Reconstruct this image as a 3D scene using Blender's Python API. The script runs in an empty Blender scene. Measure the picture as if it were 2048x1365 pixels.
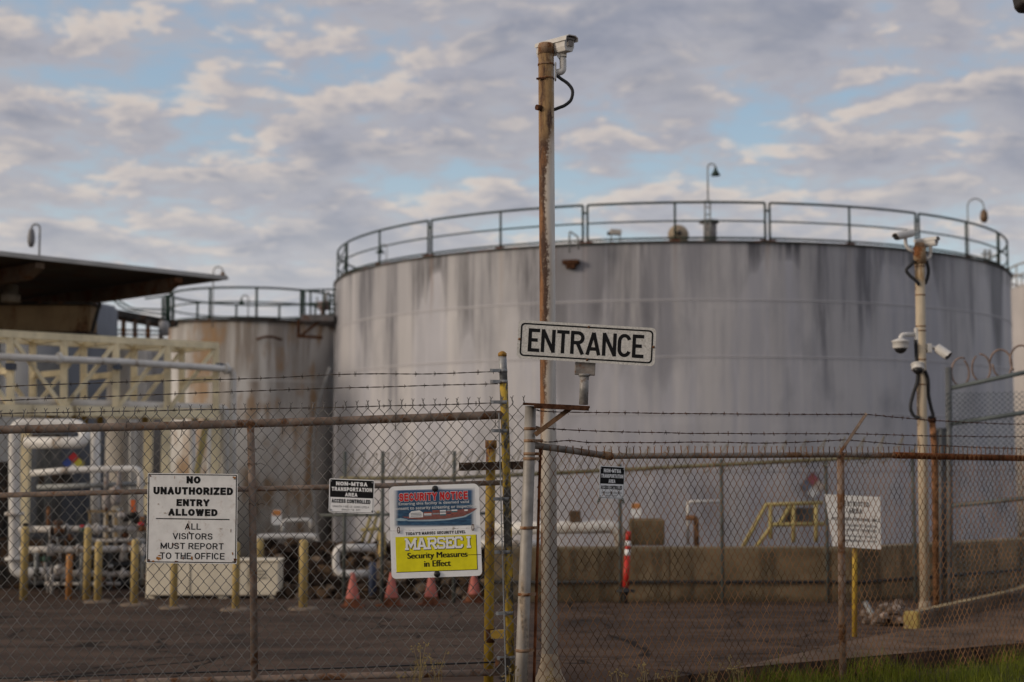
import bpy, math, random
from math import sin, cos, pi, radians as R, atan, atan2, sqrt, hypot
from mathutils import Vector as V, Matrix, noise as mnoise

random.seed(7)
SC = bpy.context.scene
COL = SC.collection

# ------------------------------------------------------------------ camera
F, CX, CY = 2844.4, 1024.0, 682.5          # 50 mm on 36 mm, in photo pixels (2048 wide)
H = 1.65                                   # eye height
YH = 905.0                                 # horizon row
PITCH = atan((YH - CY) / F)
cd = bpy.data.cameras.new('camera')
cam = bpy.data.objects.new('camera', cd)
COL.objects.link(cam)
cam.location = (0, 0, H)
cam.rotation_euler = (pi / 2 + PITCH, 0, 0)
cd.lens = 50
cd.sensor_width = 36
cd.clip_end = 5000
cd.dof.use_dof = True
cd.dof.focus_distance = 9.6
cd.dof.aperture_fstop = 1.5
SC.camera = cam

# ------------------------------------------------------------------ light and sky
SUN_AZ, SUN_EL = R(-108), R(16)            # measured from +Y, clockwise: from the left, a little behind the camera
SUN_DIR = V((sin(SUN_AZ) * cos(SUN_EL), cos(SUN_AZ) * cos(SUN_EL), sin(SUN_EL)))
sd = bpy.data.lights.new('sun', 'SUN')
sd.energy = 2.2
sd.angle = R(14)
sd.color = (1.0, .85, .68)
sun = bpy.data.objects.new('sun', sd)
COL.objects.link(sun)
sun.rotation_euler = (-SUN_DIR).to_track_quat('-Z', 'Y').to_euler()
sun.location = (0, 0, 60)

SC.view_settings.view_transform = 'Standard'
SC.view_settings.look = 'None'
SC.view_settings.gamma = 1
SC.view_settings.exposure = -0.3


class NT:
    """small helper to write node trees"""
    def __init__(s, tree):
        s.t = tree
        s.n = tree.nodes
        s.l = tree.links

    def new(s, typ, **kw):
        nd = s.n.new(typ)
        for k, v in kw.items():
            if k == 'inp':
                for a, b in v.items():
                    s.set(nd, a, b)
            else:
                setattr(nd, k, v)
        return nd

    def set(s, nd, a, b):
        i = nd.inputs[a]
        if isinstance(b, bpy.types.NodeSocket):
            s.l.new(b, i)
        else:
            i.default_value = b

    def math(s, op, a, b=0.0, c=0.0, clamp=False):
        nd = s.n.new('ShaderNodeMath')
        nd.operation = op
        nd.use_clamp = clamp
        for k, x in enumerate((a, b, c)):
            s.set(nd, k, x)
        return nd.outputs[0]

    def vmath(s, op, a, b=(0, 0, 0)):
        nd = s.n.new('ShaderNodeVectorMath')
        nd.operation = op
        s.set(nd, 0, a)
        s.set(nd, 1, b)
        return nd.outputs[0]

    def smooth(s, x, a, b, o0=0.0, o1=1.0):
        nd = s.n.new('ShaderNodeMapRange')
        nd.interpolation_type = 'SMOOTHSTEP'
        s.set(nd, 'Value', x)
        s.set(nd, 'From Min', a)
        s.set(nd, 'From Max', b)
        s.set(nd, 'To Min', o0)
        s.set(nd, 'To Max', o1)
        return nd.outputs[0]

    def mix(s, f, a, b, mode='MIX'):
        nd = s.n.new('ShaderNodeMix')
        nd.data_type = 'RGBA'
        nd.blend_type = mode
        s.set(nd, 0, f)
        for k, x in ((6, a), (7, b)):
            if isinstance(x, (tuple, list)) and len(x) == 3:
                x = (*x, 1)
            s.set(nd, k, x)
        return nd.outputs[2]

    def noise(s, vec, scale, detail=4, rough=.55, dist=0.0):
        nd = s.n.new('ShaderNodeTexNoise')
        s.set(nd, 'Vector', vec)
        s.set(nd, 'Scale', scale)
        s.set(nd, 'Detail', detail)
        s.set(nd, 'Roughness', rough)
        s.set(nd, 'Distortion', dist)
        return nd.outputs[0]

    def comb(s, x, y, z):
        nd = s.n.new('ShaderNodeCombineXYZ')
        for k, v in enumerate((x, y, z)):
            s.set(nd, k, v)
        return nd.outputs[0]

    def sep(s, v):
        nd = s.n.new('ShaderNodeSeparateXYZ')
        s.set(nd, 0, v)
        return nd.outputs


def make_world():
    w = bpy.data.worlds.new('World')
    SC.world = w
    w.use_nodes = True
    t = NT(w.node_tree)
    t.n.clear()
    out = t.new('ShaderNodeOutputWorld')
    bg = t.new('ShaderNodeBackground')
    t.l.new(bg.outputs[0], out.inputs[0])
    sky = t.new('ShaderNodeTexSky')
    sky.sky_type = 'NISHITA'
    sky.sun_disc = False
    sky.sun_elevation = SUN_EL
    sky.sun_rotation = SUN_AZ
    sky.air_density = 1.0
    sky.dust_density = 2.2
    sky.ozone_density = 1.2
    d = t.new('ShaderNodeTexCoord').outputs['Generated']
    x, y, z = t.sep(d)
    zc = t.math('MAXIMUM', z, 0.0)
    den = t.math('ADD', zc, .17)
    p = t.comb(t.math('DIVIDE', x, den), t.math('DIVIDE', y, den), 0.0)
    # the cloud deck: big soft banks broken up by smaller lumps
    def dens(pp):
        a = t.noise(pp, 1.45, 4, .5, .2)
        b = t.noise(pp, 6.3, 8, .57, .2)
        return t.math('ADD', t.math('MULTIPLY', a, .46), t.math('MULTIPLY', b, .54))
    n1 = dens(t.vmath('ADD', p, (CLOUD_OFF[0], CLOUD_OFF[1], 0)))
    n2 = dens(t.vmath('ADD', p, (CLOUD_OFF[0] - .025, CLOUD_OFF[1] - .065, 0)))
    cover = t.smooth(n1, .375, .50)
    edge = t.smooth(t.math('SUBTRACT', n1, n2), -.004, .065)
    core = t.smooth(n1, .46, .62)
    lump = t.noise(t.vmath('ADD', p, (3.1, 8.2, 0)), 6.0, 5, .6, .4)
    grey = t.mix(core, (.50, .495, .555, 1), (.325, .345, .43, 1))
    grey = t.mix(t.smooth(lump, .35, .7, 0, .45), grey, (.58, .56, .58, 1))
    cloud = t.mix(t.math('MULTIPLY', edge, t.smooth(n1, .62, .43)), grey, (.87, .75, .66, 1))
    # clear sky between: the physical sky, lightly veiled
    vs = t.new('ShaderNodeVectorMath', operation='SCALE')
    t.set(vs, 0, sky.outputs[0])
    t.set(vs, 'Scale', SKY_K)
    clear = t.mix(.75, vs.outputs[0], t.mix(t.smooth(z, .02, .36), (.66, .83, .90, 1), (.40, .58, .80, 1)))
    colr = t.mix(t.math('MULTIPLY', cover, .95), clear, cloud)
    # low band pales towards the horizon
    colr = t.mix(t.smooth(z, .24, .02, 0, .5), colr, (.86, .87, .87, 1))
    # the evening side of the sky, behind the camera, is brighter and warmer
    sdv = t.new('ShaderNodeVectorMath', operation='DOT_PRODUCT')
    t.set(sdv, 0, d)
    t.set(sdv, 1, tuple(SUN_DIR))
    glow = t.smooth(sdv.outputs['Value'], -.1, 1.0, 0, 1)
    colr = t.mix(glow, colr, t.mix(.75, colr, (.68, .60, .52, 1)))
    t.l.new(colr, bg.inputs[0])
    bg.inputs[1].default_value = 1.0


SKY_K = 0.11
CLOUD_OFF = (7.9, 2.6)
make_world()

# ------------------------------------------------------------------ helpers: pixels to places
_cp, _sp = cos(PITCH), sin(PITCH)


def ray(px, py):
    u, v = (px - CX) / F, (CY - py) / F
    return V((u, _cp - v * _sp, _sp + v * _cp))


def P(px, py, Y):
    """the point seen at photo pixel (px, py) that stands Y metres in front of the camera"""
    d = ray(px, py)
    t = Y / d.y
    return V((d.x * t, Y, H + d.z * t))


def PX(px, z, Y):
    """same column as px (read at the horizon), at height z and distance Y"""
    v = (z - H) / Y
    return V(((px - CX) / F * Y * (_cp + v * _sp), Y, z))


def gz(Y):
    return 0.0 if Y < 11 else (-.05 * (Y - 11) if Y < 20.5 else (-.475 if Y < 24.2 else -2.1))


def G(px, py):
    d = ray(px, py)
    lo, hi = 3.0, 24.0
    for _ in range(60):
        m = (lo + hi) / 2
        if H + d.z * m / d.y > gz(m):
            lo = m
        else:
            hi = m
    return V((d.x * lo / d.y, lo, gz(lo)))


def m_at(Y):
    return Y / F                            # metres per photo pixel at distance Y

# ------------------------------------------------------------------ helpers: meshes
WO = {}                                     # world origin of every object we parent to


class MB:
    def __init__(s):
        s.v, s.f, s.m, s.s = [], [], [], []

    def add(s, vs, fs, mi=0, sm=False):
        o = len(s.v)
        s.v += [tuple(v) for v in vs]
        for f in fs:
            s.f.append(tuple(i + o for i in f))
            s.m.append(mi)
            s.s.append(sm)
        return s

    def box(s, c, size, M=None, mi=0):
        x, y, z = [k / 2 for k in size]
        vs = [V((a * x, b * y, g * z)) for g in (-1, 1) for b in (-1, 1) for a in (-1, 1)]
        if M is not None:
            vs = [M @ v for v in vs]
        vs = [v + V(c) for v in vs]
        return s.add(vs, [(0, 2, 3, 1), (4, 5, 7, 6), (0, 1, 5, 4), (2, 6, 7, 3), (0, 4, 6, 2), (1, 3, 7, 5)], mi)

    def beam(s, a, b, w, h, up=(0, 0, 1), mi=0):
        """rectangular bar from a to b, w across, h along up"""
        a, b = V(a), V(b)
        d = (b - a)
        L = d.length
        d.normalize()
        side = d.cross(V(up))
        if side.length < 1e-5:
            side = d.cross(V((1, 0, 0)))
        side.normalize()
        u = side.cross(d)
        M = Matrix((side, d, u)).transposed()
        return s.box((a + b) / 2, (w, L, h), M, mi)

    def tube(s, pts, r, n=8, mi=0, caps=True, sm=True):
        pts = [V(p) for p in pts]
        k = len(pts)
        rr = r if isinstance(r, (list, tuple)) else [r] * k
        ds = []
        for i in range(k):
            d = pts[min(i + 1, k - 1)] - pts[max(i - 1, 0)]
            ds.append(d.normalized() if d.length > 1e-9 else V((0, 0, 1)))
        a = V((0, 0, 1)) if abs(ds[0].z) < .9 else V((1, 0, 0))
        x = ds[0].cross(a).normalized()
        vs = []
        for i in range(k):
            x = (x - ds[i] * x.dot(ds[i]))
            x = x.normalized() if x.length > 1e-6 else ds[i].orthogonal().normalized()
            y = ds[i].cross(x)
            q = 1.0
            if 0 < i < k - 1:
                c = (pts[i] - pts[i - 1]).normalized().dot((pts[i + 1] - pts[i]).normalized())
                q = min(1.5, 1 / max(.3, sqrt(max(.01, (1 + c) / 2))))
            for j in range(n):
                t = 2 * pi * j / n
                vs.append(pts[i] + (x * cos(t) + y * sin(t)) * rr[i] * (1 + (q - 1) * .5))
        fs = []
        for i in range(k - 1):
            for j in range(n):
                j2 = (j + 1) % n
                fs.append((i * n + j, i * n + j2, (i + 1) * n + j2, (i + 1) * n + j))
        s.add(vs, fs, mi, sm)
        if caps:
            o = len(s.v) - len(vs)
            s.f.append(tuple(o + j for j in range(n))[::-1]); s.m.append(mi); s.s.append(False)
            s.f.append(tuple(o + (k - 1) * n + j for j in range(n))); s.m.append(mi); s.s.append(False)
        return s

    def lathe(s, prof, c=(0, 0, 0), axis=(0, 0, 1), n=24, mi=0, sm=True):
        """prof: (radius, height) pairs from bottom to top"""
        ax = V(axis).normalized()
        x = ax.orthogonal().normalized()
        y = ax.cross(x)
        vs, fs = [], []
        for (r, h) in prof:
            for j in range(n):
                t = 2 * pi * j / n
                vs.append(V(c) + ax * h + (x * cos(t) + y * sin(t)) * max(r, 1e-4))
        for i in range(len(prof) - 1):
            for j in range(n):
                j2 = (j + 1) % n
                fs.append((i * n + j, i * n + j2, (i + 1) * n + j2, (i + 1) * n + j))
        s.add(vs, fs, mi, sm)
        o = len(s.v) - len(vs)
        k = len(prof)
        s.f.append(tuple(o + j for j in range(n))[::-1]); s.m.append(mi); s.s.append(False)
        s.f.append(tuple(o + (k - 1) * n + j for j in range(n))); s.m.append(mi); s.s.append(False)
        return s

    def prism(s, outline, S, lo, hi, mi=0, back=True):
        """outline: 2D points (anticlockwise) in the frame S(a, b, lift)"""
        k = len(outline)
        vs = [S(a, b, hi) for a, b in outline] + [S(a, b, lo) for a, b in outline]
        fs = [tuple(range(k))]
        if back:
            fs.append(tuple(range(2 * k - 1, k - 1, -1)))
            fs += [(i, k + i, k + (i + 1) % k, (i + 1) % k) for i in range(k)]
        return s.add(vs, fs, mi)

    def build(s, name, mats, parent=None, bevel=0.0, at=None, local=False):
        me = bpy.data.meshes.new(name)
        o0 = WO.get(parent, V((0, 0, 0))) if parent is not None else V(at or (0, 0, 0))
        if local:
            o0 = V((0, 0, 0))
        me.from_pydata([tuple(V(v) - o0) for v in s.v], [], s.f)
        me.polygons.foreach_set('material_index', s.m)
        me.polygons.foreach_set('use_smooth', s.s)
        for m in (mats if isinstance(mats, (list, tuple)) else [mats]):
            me.materials.append(m)
        me.validate()
        ob = bpy.data.objects.new(name, me)
        COL.objects.link(ob)
        if parent is not None:
            ob.parent = parent
            WO[ob] = WO.get(parent, V((0, 0, 0)))
        else:
            ob.location = o0
            WO[ob] = V(o0)
        if bevel:
            b = ob.modifiers.new('bevel', 'BEVEL')
            b.width = bevel
            b.segments = 2
            b.limit_method = 'ANGLE'
            b.angle_limit = R(40)
        return ob


def tag(o, label=None, cat=None, group=None, kind=None):
    if label: o['label'] = label
    if cat: o['category'] = cat
    if group: o['group'] = group
    if kind: o['kind'] = kind
    return o


def thing(name, label, cat, loc, group=None):
    o = bpy.data.objects.new(name, None)
    o.empty_display_size = .1
    COL.objects.link(o)
    o.location = loc
    WO[o] = V(loc)
    return tag(o, label, cat, group)


def copy_tree(o, parent=None):
    c = o.copy()
    COL.objects.link(c)
    if parent is not None:
        c.parent = parent
    for ch in list(o.children):
        copy_tree(ch, c)
    return c


def frame(TL, TR, BR, BL, Y, YR=None):
    """sign plane from its photo corners; returns S(a, b, lift), w, h with a, b in photo pixels from the lower left"""
    YR = YR or Y
    a, b, c, d = P(*TL, Y), P(*TR, YR), P(*BR, YR), P(*BL, Y)
    u = ((b - a) + (c - d)) / 2
    v = ((a - d) + (b - c)) / 2
    o = (a + b + c + d) / 4 - u / 2 - v / 2
    w = (hypot(TR[0] - TL[0], TR[1] - TL[1]) + hypot(BR[0] - BL[0], BR[1] - BL[1])) / 2
    h = (hypot(TL[0] - BL[0], TL[1] - BL[1]) + hypot(TR[0] - BR[0], TR[1] - BR[1])) / 2
    n = u.cross(v).normalized()
    if n.y > 0:
        n = -n
    return (lambda p, q, l=0.0: o + u * (p / w) + v * (q / h) + n * l), w, h


def rrect(x0, y0, x1, y1, r, k=5):
    pts = []
    for cx, cy, a in ((x1 - r, y1 - r, 0), (x0 + r, y1 - r, 90), (x0 + r, y0 + r, 180), (x1 - r, y0 + r, 270)):
        for i in range(k + 1):
            t = R(a + 90 * i / k)
            pts.append((cx + r * cos(t), cy + r * sin(t)))
    return pts


_tc = {}


def glyphs(s, bold=0.0, space=1.0):
    key = (s, bold, space)
    if key not in _tc:
        cu = bpy.data.curves.new('lettering', 'FONT')
        cu.body = s
        cu.fill_mode = 'FRONT'
        cu.offset = bold
        cu.space_character = space
        cu.resolution_u = 4
        ob = bpy.data.objects.new('lettering', cu)
        COL.objects.link(ob)
        dg = bpy.context.evaluated_depsgraph_get()
        me = bpy.data.meshes.new_from_object(ob.evaluated_get(dg))
        vs = [(v.co.x, v.co.y) for v in me.vertices]
        fs = [tuple(p.vertices) for p in me.polygons]
        bpy.data.objects.remove(ob)
        bpy.data.meshes.remove(me)
        bpy.data.curves.remove(cu)
        _tc[key] = (vs, fs)
    return _tc[key]


def put_text(mb, S, s, x0, y0, x1, y1, mi, lift, bold=0.0, space=1.0, grow=0.0):
    """lettering fitted to the rectangle; grow widens an outline copy (photo pixels)"""
    vs, fs = glyphs(s, 0.0 if not bold else bold, space)
    ax = min(v[0] for v in vs); bx = max(v[0] for v in vs)
    ay = min(v[1] for v in vs); by = max(v[1] for v in vs)
    x0 -= grow; x1 += grow; y0 -= grow; y1 += grow
    pts = [S(x0 + (v[0] - ax) / (bx - ax) * (x1 - x0), y0 + (v[1] - ay) / (by - ay) * (y1 - y0), lift) for v in vs]
    # face the camera
    n = (S(1, 0) - S(0, 0)).cross(S(0, 1) - S(0, 0))
    mb.add(pts, fs, mi)


def strokes(mb, S, glyph, x0, y0, w, h, t, mi, lift, cap=False):
    """a letter from thick polylines; glyph: list of polylines in a 0..1 box. Each stroke sits a hair above the last."""
    for k, line in enumerate(glyph):
        pts = []
        for a, b in line:
            q = V((x0 + a * w, y0 + b * h))
            if not pts or (q - pts[-1]).length > 1e-4:
                pts.append(q)
        if cap:
            pts[0] = pts[0] + (pts[0] - pts[1]).normalized() * t / 2
            pts[-1] = pts[-1] + (pts[-1] - pts[-2]).normalized() * t / 2
        L, Rr = [], []
        for i in range(len(pts)):
            d0 = (pts[i] - pts[i - 1]).normalized() if i else None
            d1 = (pts[i + 1] - pts[i]).normalized() if i < len(pts) - 1 else None
            if d0 is None: d0 = d1
            if d1 is None: d1 = d0
            n0, n1 = V((-d0.y, d0.x)), V((-d1.y, d1.x))
            mm = n0 + n1
            mm = mm / max(.35, mm.length_squared) * 2 if mm.length > 1e-6 else n0
            L.append(pts[i] + mm * t / 2)
            Rr.append(pts[i] - mm * t / 2)
        vs = [S(p.x, p.y, lift + k * .00012) for p in L] + [S(p.x, p.y, lift + k * .00012) for p in Rr]
        q = len(pts)
        mb.add(vs, [(i, q + i, q + i + 1, i + 1) for i in range(q - 1)], mi)


def arc(cx, cy, rx, ry, a0, a1, k=10):
    return [(cx + rx * cos(R(a0 + (a1 - a0) * i / k)), cy + ry * sin(R(a0 + (a1 - a0) * i / k))) for i in range(k + 1)]


CAPS = {
    'A': (1.0, [[(0, 0), (.5, 1)], [(.5, 1), (1, 0)], [(.2, .30), (.8, .30)]]),
    'B': (.9, [[(0, 0), (0, 1)], [(0, 1), (.6, 1)] + arc(.6, .77, .35, .23, 90, -90, 6) + [(0, .54)], [(0, 0), (.62, 0)] + arc(.62, .27, .38, .27, -90, 90, 6) + [(0, .54)]]),
    'C': (.95, [arc(.5, .5, .5, .5, 42, 318, 18)]),
    'D': (.95, [[(0, 0), (0, 1)], [(0, 1), (.42, 1)] + arc(.42, .5, .58, .5, 90, -90, 12) + [(0, 0)]]),
    'E': (.82, [[(0, 0), (0, 1)], [(0, 1), (1, 1)], [(0, .52), (.88, .52)], [(0, 0), (1, 0)]]),
    'F': (.78, [[(0, 0), (0, 1)], [(0, 1), (1, 1)], [(0, .50), (.85, .50)]]),
    'G': (1.0, [arc(.5, .5, .5, .5, 42, 340, 18), [(.98, .05), (.98, .42), (.6, .42)]]),
    'H': (.95, [[(0, 0), (0, 1)], [(1, 0), (1, 1)], [(0, .52), (1, .52)]]),
    'I': (.01, [[(.5, 0), (.5, 1)]]),
    'K': (.95, [[(0, 0), (0, 1)], [(0, .4), (1, 1)], [(.35, .6), (1, 0)]]),
    'L': (.75, [[(0, 0), (0, 1)], [(0, 0), (1, 0)]]),
    'M': (1.2, [[(0, 0), (0, 1)], [(1, 0), (1, 1)], [(0, 1), (.5, .12)], [(.5, .12), (1, 1)]]),
    'N': (.95, [[(0, 0), (0, 1)], [(1, 0), (1, 1)], [(0, 1), (1, 0)]]),
    'O': (1.05, [arc(.5, .5, .5, .5, 0, 180, 12), arc(.5, .5, .5, .5, 180, 360, 12)]),
    'P': (.85, [[(0, 0), (0, 1)], [(0, 1), (.58, 1)] + arc(.58, .73, .42, .27, 90, -90, 8) + [(0, .46)]]),
    'R': (.92, [[(0, 0), (0, 1)], [(0, 1), (.58, 1)] + arc(.58, .74, .40, .26, 90, -90, 8) + [(0, .48)], [(.55, .48), (1, 0)]]),
    'S': (.88, [arc(.5, .755, .47, .245, 25, 262, 10) + arc(.5, .26, .5, .26, 82, -158, 10)]),
    'T': (.9, [[(0, 1), (1, 1)], [(.5, 1), (.5, 0)]]),
    'U': (.95, [[(0, 1), (0, .38)] + arc(.5, .38, .5, .38, 180, 360, 12) + [(1, 1)]]),
    'V': (1.0, [[(0, 1), (.5, 0)], [(.5, 0), (1, 1)]]),
    'W': (1.45, [[(0, 1), (.25, 0)], [(.25, 0), (.5, .95)], [(.5, .95), (.75, 0)], [(.75, 0), (1, 1)]]),
    'Y': (1.0, [[(0, 1), (.5, .44)], [(.5, .44), (1, 1)], [(.5, .44), (.5, 0)]]),
    'Z': (.88, [[(0, 1), (1, 1)], [(1, 1), (0, 0)], [(0, 0), (1, 0)]]),
    '-': (.45, [[(0, .45), (1, .45)]]),
    "'": (.01, [[(.5, 1), (.5, .78)]]),
}


def put_caps(mb, S, s, x0, y0, x1, y1, mi, lift, weight=.2, gap=.12, grow=0.0):
    """capital lettering built from strokes, fitted to the rectangle; weight = stroke over cap height"""
    h = y1 - y0
    t = weight * h
    cw = (.74 - weight) * h
    g = gap * h
    lay, x = [], 0.0
    for c in s:
        if c == ' ':
            x += .34 * h
            continue
        w = CAPS[c][0] * cw
        lay.append((c, x + t / 2, max(w, .01)))
        x += w + t + g
    k = (x1 - x0) / (x - g)
    Sx = lambda a_, b_, l_=0.0: S(x0 + a_ * k, b_, l_)
    for c, xx, w in lay:
        strokes(mb, Sx, CAPS[c][1], xx, y0 + t / 2, w, h - t, t + 2 * grow, mi, lift, cap=True)


def bend(pts, r, k=6):
    """round the corners of a 3D polyline"""
    pts = [V(p) for p in pts]
    out = [pts[0]]
    for i in range(1, len(pts) - 1):
        a, b, c = pts[i - 1], pts[i], pts[i + 1]
        q = min(r, (a - b).length * .49, (c - b).length * .49)
        p0 = b + (a - b).normalized() * q
        p1 = b + (c - b).normalized() * q
        for j in range(k + 1):
            t = j / k
            out.append(p0 * (1 - t) ** 2 + b * 2 * t * (1 - t) + p1 * t * t)
    out.append(pts[-1])
    return out

# ------------------------------------------------------------------ materials
MATS = {}


def mat(name, color, rough=.6, metal=0.0, var=.12, vscale=6.0, bump=0.0, bscale=40.0, dirt=None, dirt_amt=0.0, dirt_scale=5.0, streak=1.0, spec=None):
    """paint/metal/concrete with mottling; dirt = second colour showing through in blotches (streak < 1 draws them out vertically)"""
    if name in MATS:
        return MATS[name]
    m = bpy.data.materials.new(name)
    m.use_nodes = True
    t = NT(m.node_tree)
    b = t.n['Principled BSDF']
    co = t.new('ShaderNodeTexCoord').outputs['Object']
    c3 = (*color, 1)
    n = t.noise(co, vscale, 5, .6)
    lo = tuple(max(0, k * (1 - var * 1.6)) for k in color) + (1,)
    hi = tuple(min(1, k * (1 + var * 1.3)) for k in color) + (1,)
    c = t.mix(t.smooth(n, .3, .7), lo, hi)
    rg = t.math('ADD', rough - .08, t.math('MULTIPLY', n, .16))
    if dirt is not None:
        mp = t.vmath('MULTIPLY', co, (1, 1, streak))
        dn = t.noise(mp, dirt_scale, 8, .65, .3)
        th = .5 + (.5 - dirt_amt) * .42
        mask = t.smooth(dn, th - .025, th + .05)
        fine = t.noise(co, dirt_scale * 9, 3, .6)
        dc = t.mix(t.smooth(fine, .3, .7), tuple(k * .55 for k in dirt) + (1,), tuple(min(1, k * 1.5) for k in dirt) + (1,))
        soft = t.smooth(dn, th - .14, th + .02, 0, .45)
        c = t.mix(soft, c, tuple((a + d * 1.4) / 2.4 for a, d in zip(color, dirt)) + (1,))
        c = t.mix(mask, c, dc)
        rg = t.mix(mask, rg, (.9, .9, .9, 1))
    t.l.new(c, b.inputs['Base Color'])
    t.l.new(rg, b.inputs['Roughness'])
    b.inputs['Metallic'].default_value = metal
    b.inputs['Specular IOR Level'].default_value = spec if spec is not None else (.08 if rough > .78 else .16 if rough > .62 else .35)
    if bump:
        bn = t.new('ShaderNodeBump')
        bn.inputs['Strength'].default_value = bump
        bn.inputs['Distance'].default_value = .01
        t.l.new(t.noise(co, bscale, 5, .6), bn.inputs['Height'])
        t.l.new(bn.outputs[0], b.inputs['Normal'])
    MATS[name] = m
    return m


RUST = (.17, .07, .028)
galv = mat('galvanised', (.30, .31, .32), .5, .35, .2, 9, dirt=(.20, .15, .10), dirt_amt=.25, dirt_scale=9)
wire_grey = mat('galvanised_wire', (.15, .145, .14), .55, .3, .3, 14)
wire_rust = mat('rusty_wire', (.22, .115, .056), .8, 0, .5, 5)
barb_grey = mat('dull_barbed_wire', (.10, .085, .075), .7, .2, .4, 12)
barb_rust = mat('rusty_barbed_wire', (.085, .042, .028), .85, 0, .4, 12)
rail_brown = mat('rust_brown_rail', (.27, .205, .165), .75, 0, .22, 7, dirt=(.15, .075, .04), dirt_amt=.33, dirt_scale=6, bump=.2)
rail_red = mat('red_rust_rail', (.16, .055, .022), .9, 0, .4, 9, bump=.3)
rail_galv = mat('weathered_rail', (.25, .225, .20), .6, .2, .25, 8, dirt=(.20, .11, .06), dirt_amt=.35, dirt_scale=3)
post_galv = mat('weathered_post', (.33, .31, .29), .55, .2, .2, 6, dirt=(.29, .23, .17), dirt_amt=.45, dirt_scale=4, streak=.12)
band_tan = mat('rusty_band', (.30, .20, .13), .75, .1, .25, 15, dirt=RUST, dirt_amt=.4, dirt_scale=20)
yel_chip = mat('chipped_yellow', (.50, .33, .035), .55, 0, .15, 12, dirt=(.085, .08, .07), dirt_amt=.5, dirt_scale=17, streak=.45)
yel_rust = mat('rusty_yellow', (.48, .31, .04), .6, 0, .2, 8, dirt=(.13, .055, .025), dirt_amt=.42, dirt_scale=4.2, streak=.5)
yellow = mat('bollard_yellow', (.47, .345, .135), .6, 0, .12, 8, dirt=(.35, .25, .09), dirt_amt=.3, dirt_scale=6, streak=.3)
yel_rail = mat('handrail_yellow', (.40, .325, .13), .6, 0, .1, 8)
orange_p = mat('bollard_orange', (.45, .21, .07), .6, 0, .15, 8)
cream = mat('cream_steel', (.86, .745, .50), .55, 0, .1, 3, dirt=(.35, .28, .17), dirt_amt=.2, dirt_scale=2.5, streak=.3)
cream_box = mat('cream_cabinet', (.78, .70, .55), .5, 0, .07, 3, dirt=(.4, .34, .25), dirt_amt=.15, dirt_scale=3, streak=.2)
white_p = mat('white_pipe_paint', (.68, .66, .63), .4, 0, .06, 4, dirt=(.36, .30, .24), dirt_amt=.2, dirt_scale=3, streak=.5)
pole_white = mat('rust_streaked_white', (.58, .55, .50), .6, 0, .08, 5, dirt=(.26, .115, .04), dirt_amt=.47, dirt_scale=7, streak=.10)
cam_white = mat('camera_housing', (.62, .605, .585), .45, 0, .06, 8, dirt=(.45, .38, .32), dirt_amt=.15, dirt_scale=12)
black_pl = mat('black_plastic', (.018, .018, .02), .35, 0, .1, 8)
black_rub = mat('black_rubber', (.022, .023, .026), .6, 0, .2, 8)
green_rail = mat('dark_green_rail', (.022, .045, .036), .65, 0, .2, 4, dirt=(.15, .07, .04), dirt_amt=.12, dirt_scale=4)
dark_steel = mat('dark_steel', (.05, .048, .045), .7, .2, .3, 4, dirt=RUST, dirt_amt=.25, dirt_scale=3)
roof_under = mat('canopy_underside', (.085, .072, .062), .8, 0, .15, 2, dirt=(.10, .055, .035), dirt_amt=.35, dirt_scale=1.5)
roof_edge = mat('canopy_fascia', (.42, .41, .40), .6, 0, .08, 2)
tan_steel = mat('tan_girder', (.33, .23, .125), .65, 0, .12, 2, dirt=(.17, .09, .045), dirt_amt=.35, dirt_scale=2, streak=.4)
blue_tank = mat('blue_grey_shell', (.155, .17, .20), .6, 0, .1, .7, dirt=(.11, .12, .14), dirt_amt=.3, dirt_scale=1.2, streak=.1)
far_tank = mat('pale_tank_shell', (.46, .42, .40), .6, 0, .06, .5, dirt=(.36, .32, .29), dirt_amt=.3, dirt_scale=1.5, streak=.08)
cone_pink = mat('faded_cone', (.45, .145, .12), .65, 0, .12, 8, dirt=(.40, .10, .05), dirt_amt=.35, dirt_scale=4, streak=.5)
cone_dark = mat('cone_foot', (.14, .055, .03), .8, 0, .3, 8)
red_pl = mat('delineator_red', (.50, .03, .02), .5, 0, .1, 8)
sign_white = mat('sign_white', (.80, .79, .77), .45, 0, .05, 12, dirt=(.33, .19, .10), dirt_amt=.09, dirt_scale=18, bump=0)
sign_clean = mat('sign_gloss_white', (.85, .85, .85), .35, 0, .03, 8, dirt=(.5, .46, .42), dirt_amt=.08, dirt_scale=14)
sign_dull = mat('reflective_sheeting', (.62, .60, .56), .5, 0, .12, 90, dirt=(.36, .33, .29), dirt_amt=.15, dirt_scale=60)
ink = mat('black_ink', (.010, .010, .011), .6, 0, .1, 20, spec=.15)
ink_faded = mat('faded_ink', (.10, .10, .10), .6, 0, .1, 20)
ink_red = mat('red_ink', (.55, .018, .022), .45, 0, .06, 20)
ink_white = mat('white_ink', (.72, .72, .72), .45, 0, .04, 20)
ink_yel = mat('yellow_ink', (.78, .70, .01), .4, 0, .05, 14)
ink_navy = mat('navy_ink', (.02, .035, .09), .4, 0, .3, 10)
rust_m = mat('bare_rust', (.19, .095, .05), .9, 0, .45, 14, bump=.3)
rust_dk = mat('dark_rust', (.075, .035, .02), .9, 0, .4, 14, bump=.4)
wood = mat('weathered_timber', (.095, .062, .042), .85, 0, .35, 6, dirt=(.03, .022, .018), dirt_amt=.5, dirt_scale=14, bump=.4)
concrete_b = mat('kerb_concrete', (.13, .10, .078), .85, 0, .2, 3, dirt=(.08, .06, .045), dirt_amt=.4, dirt_scale=3, bump=.3)
foot_conc = mat('footing_concrete', (.20, .155, .12), .85, 0, .12, 5)
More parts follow.
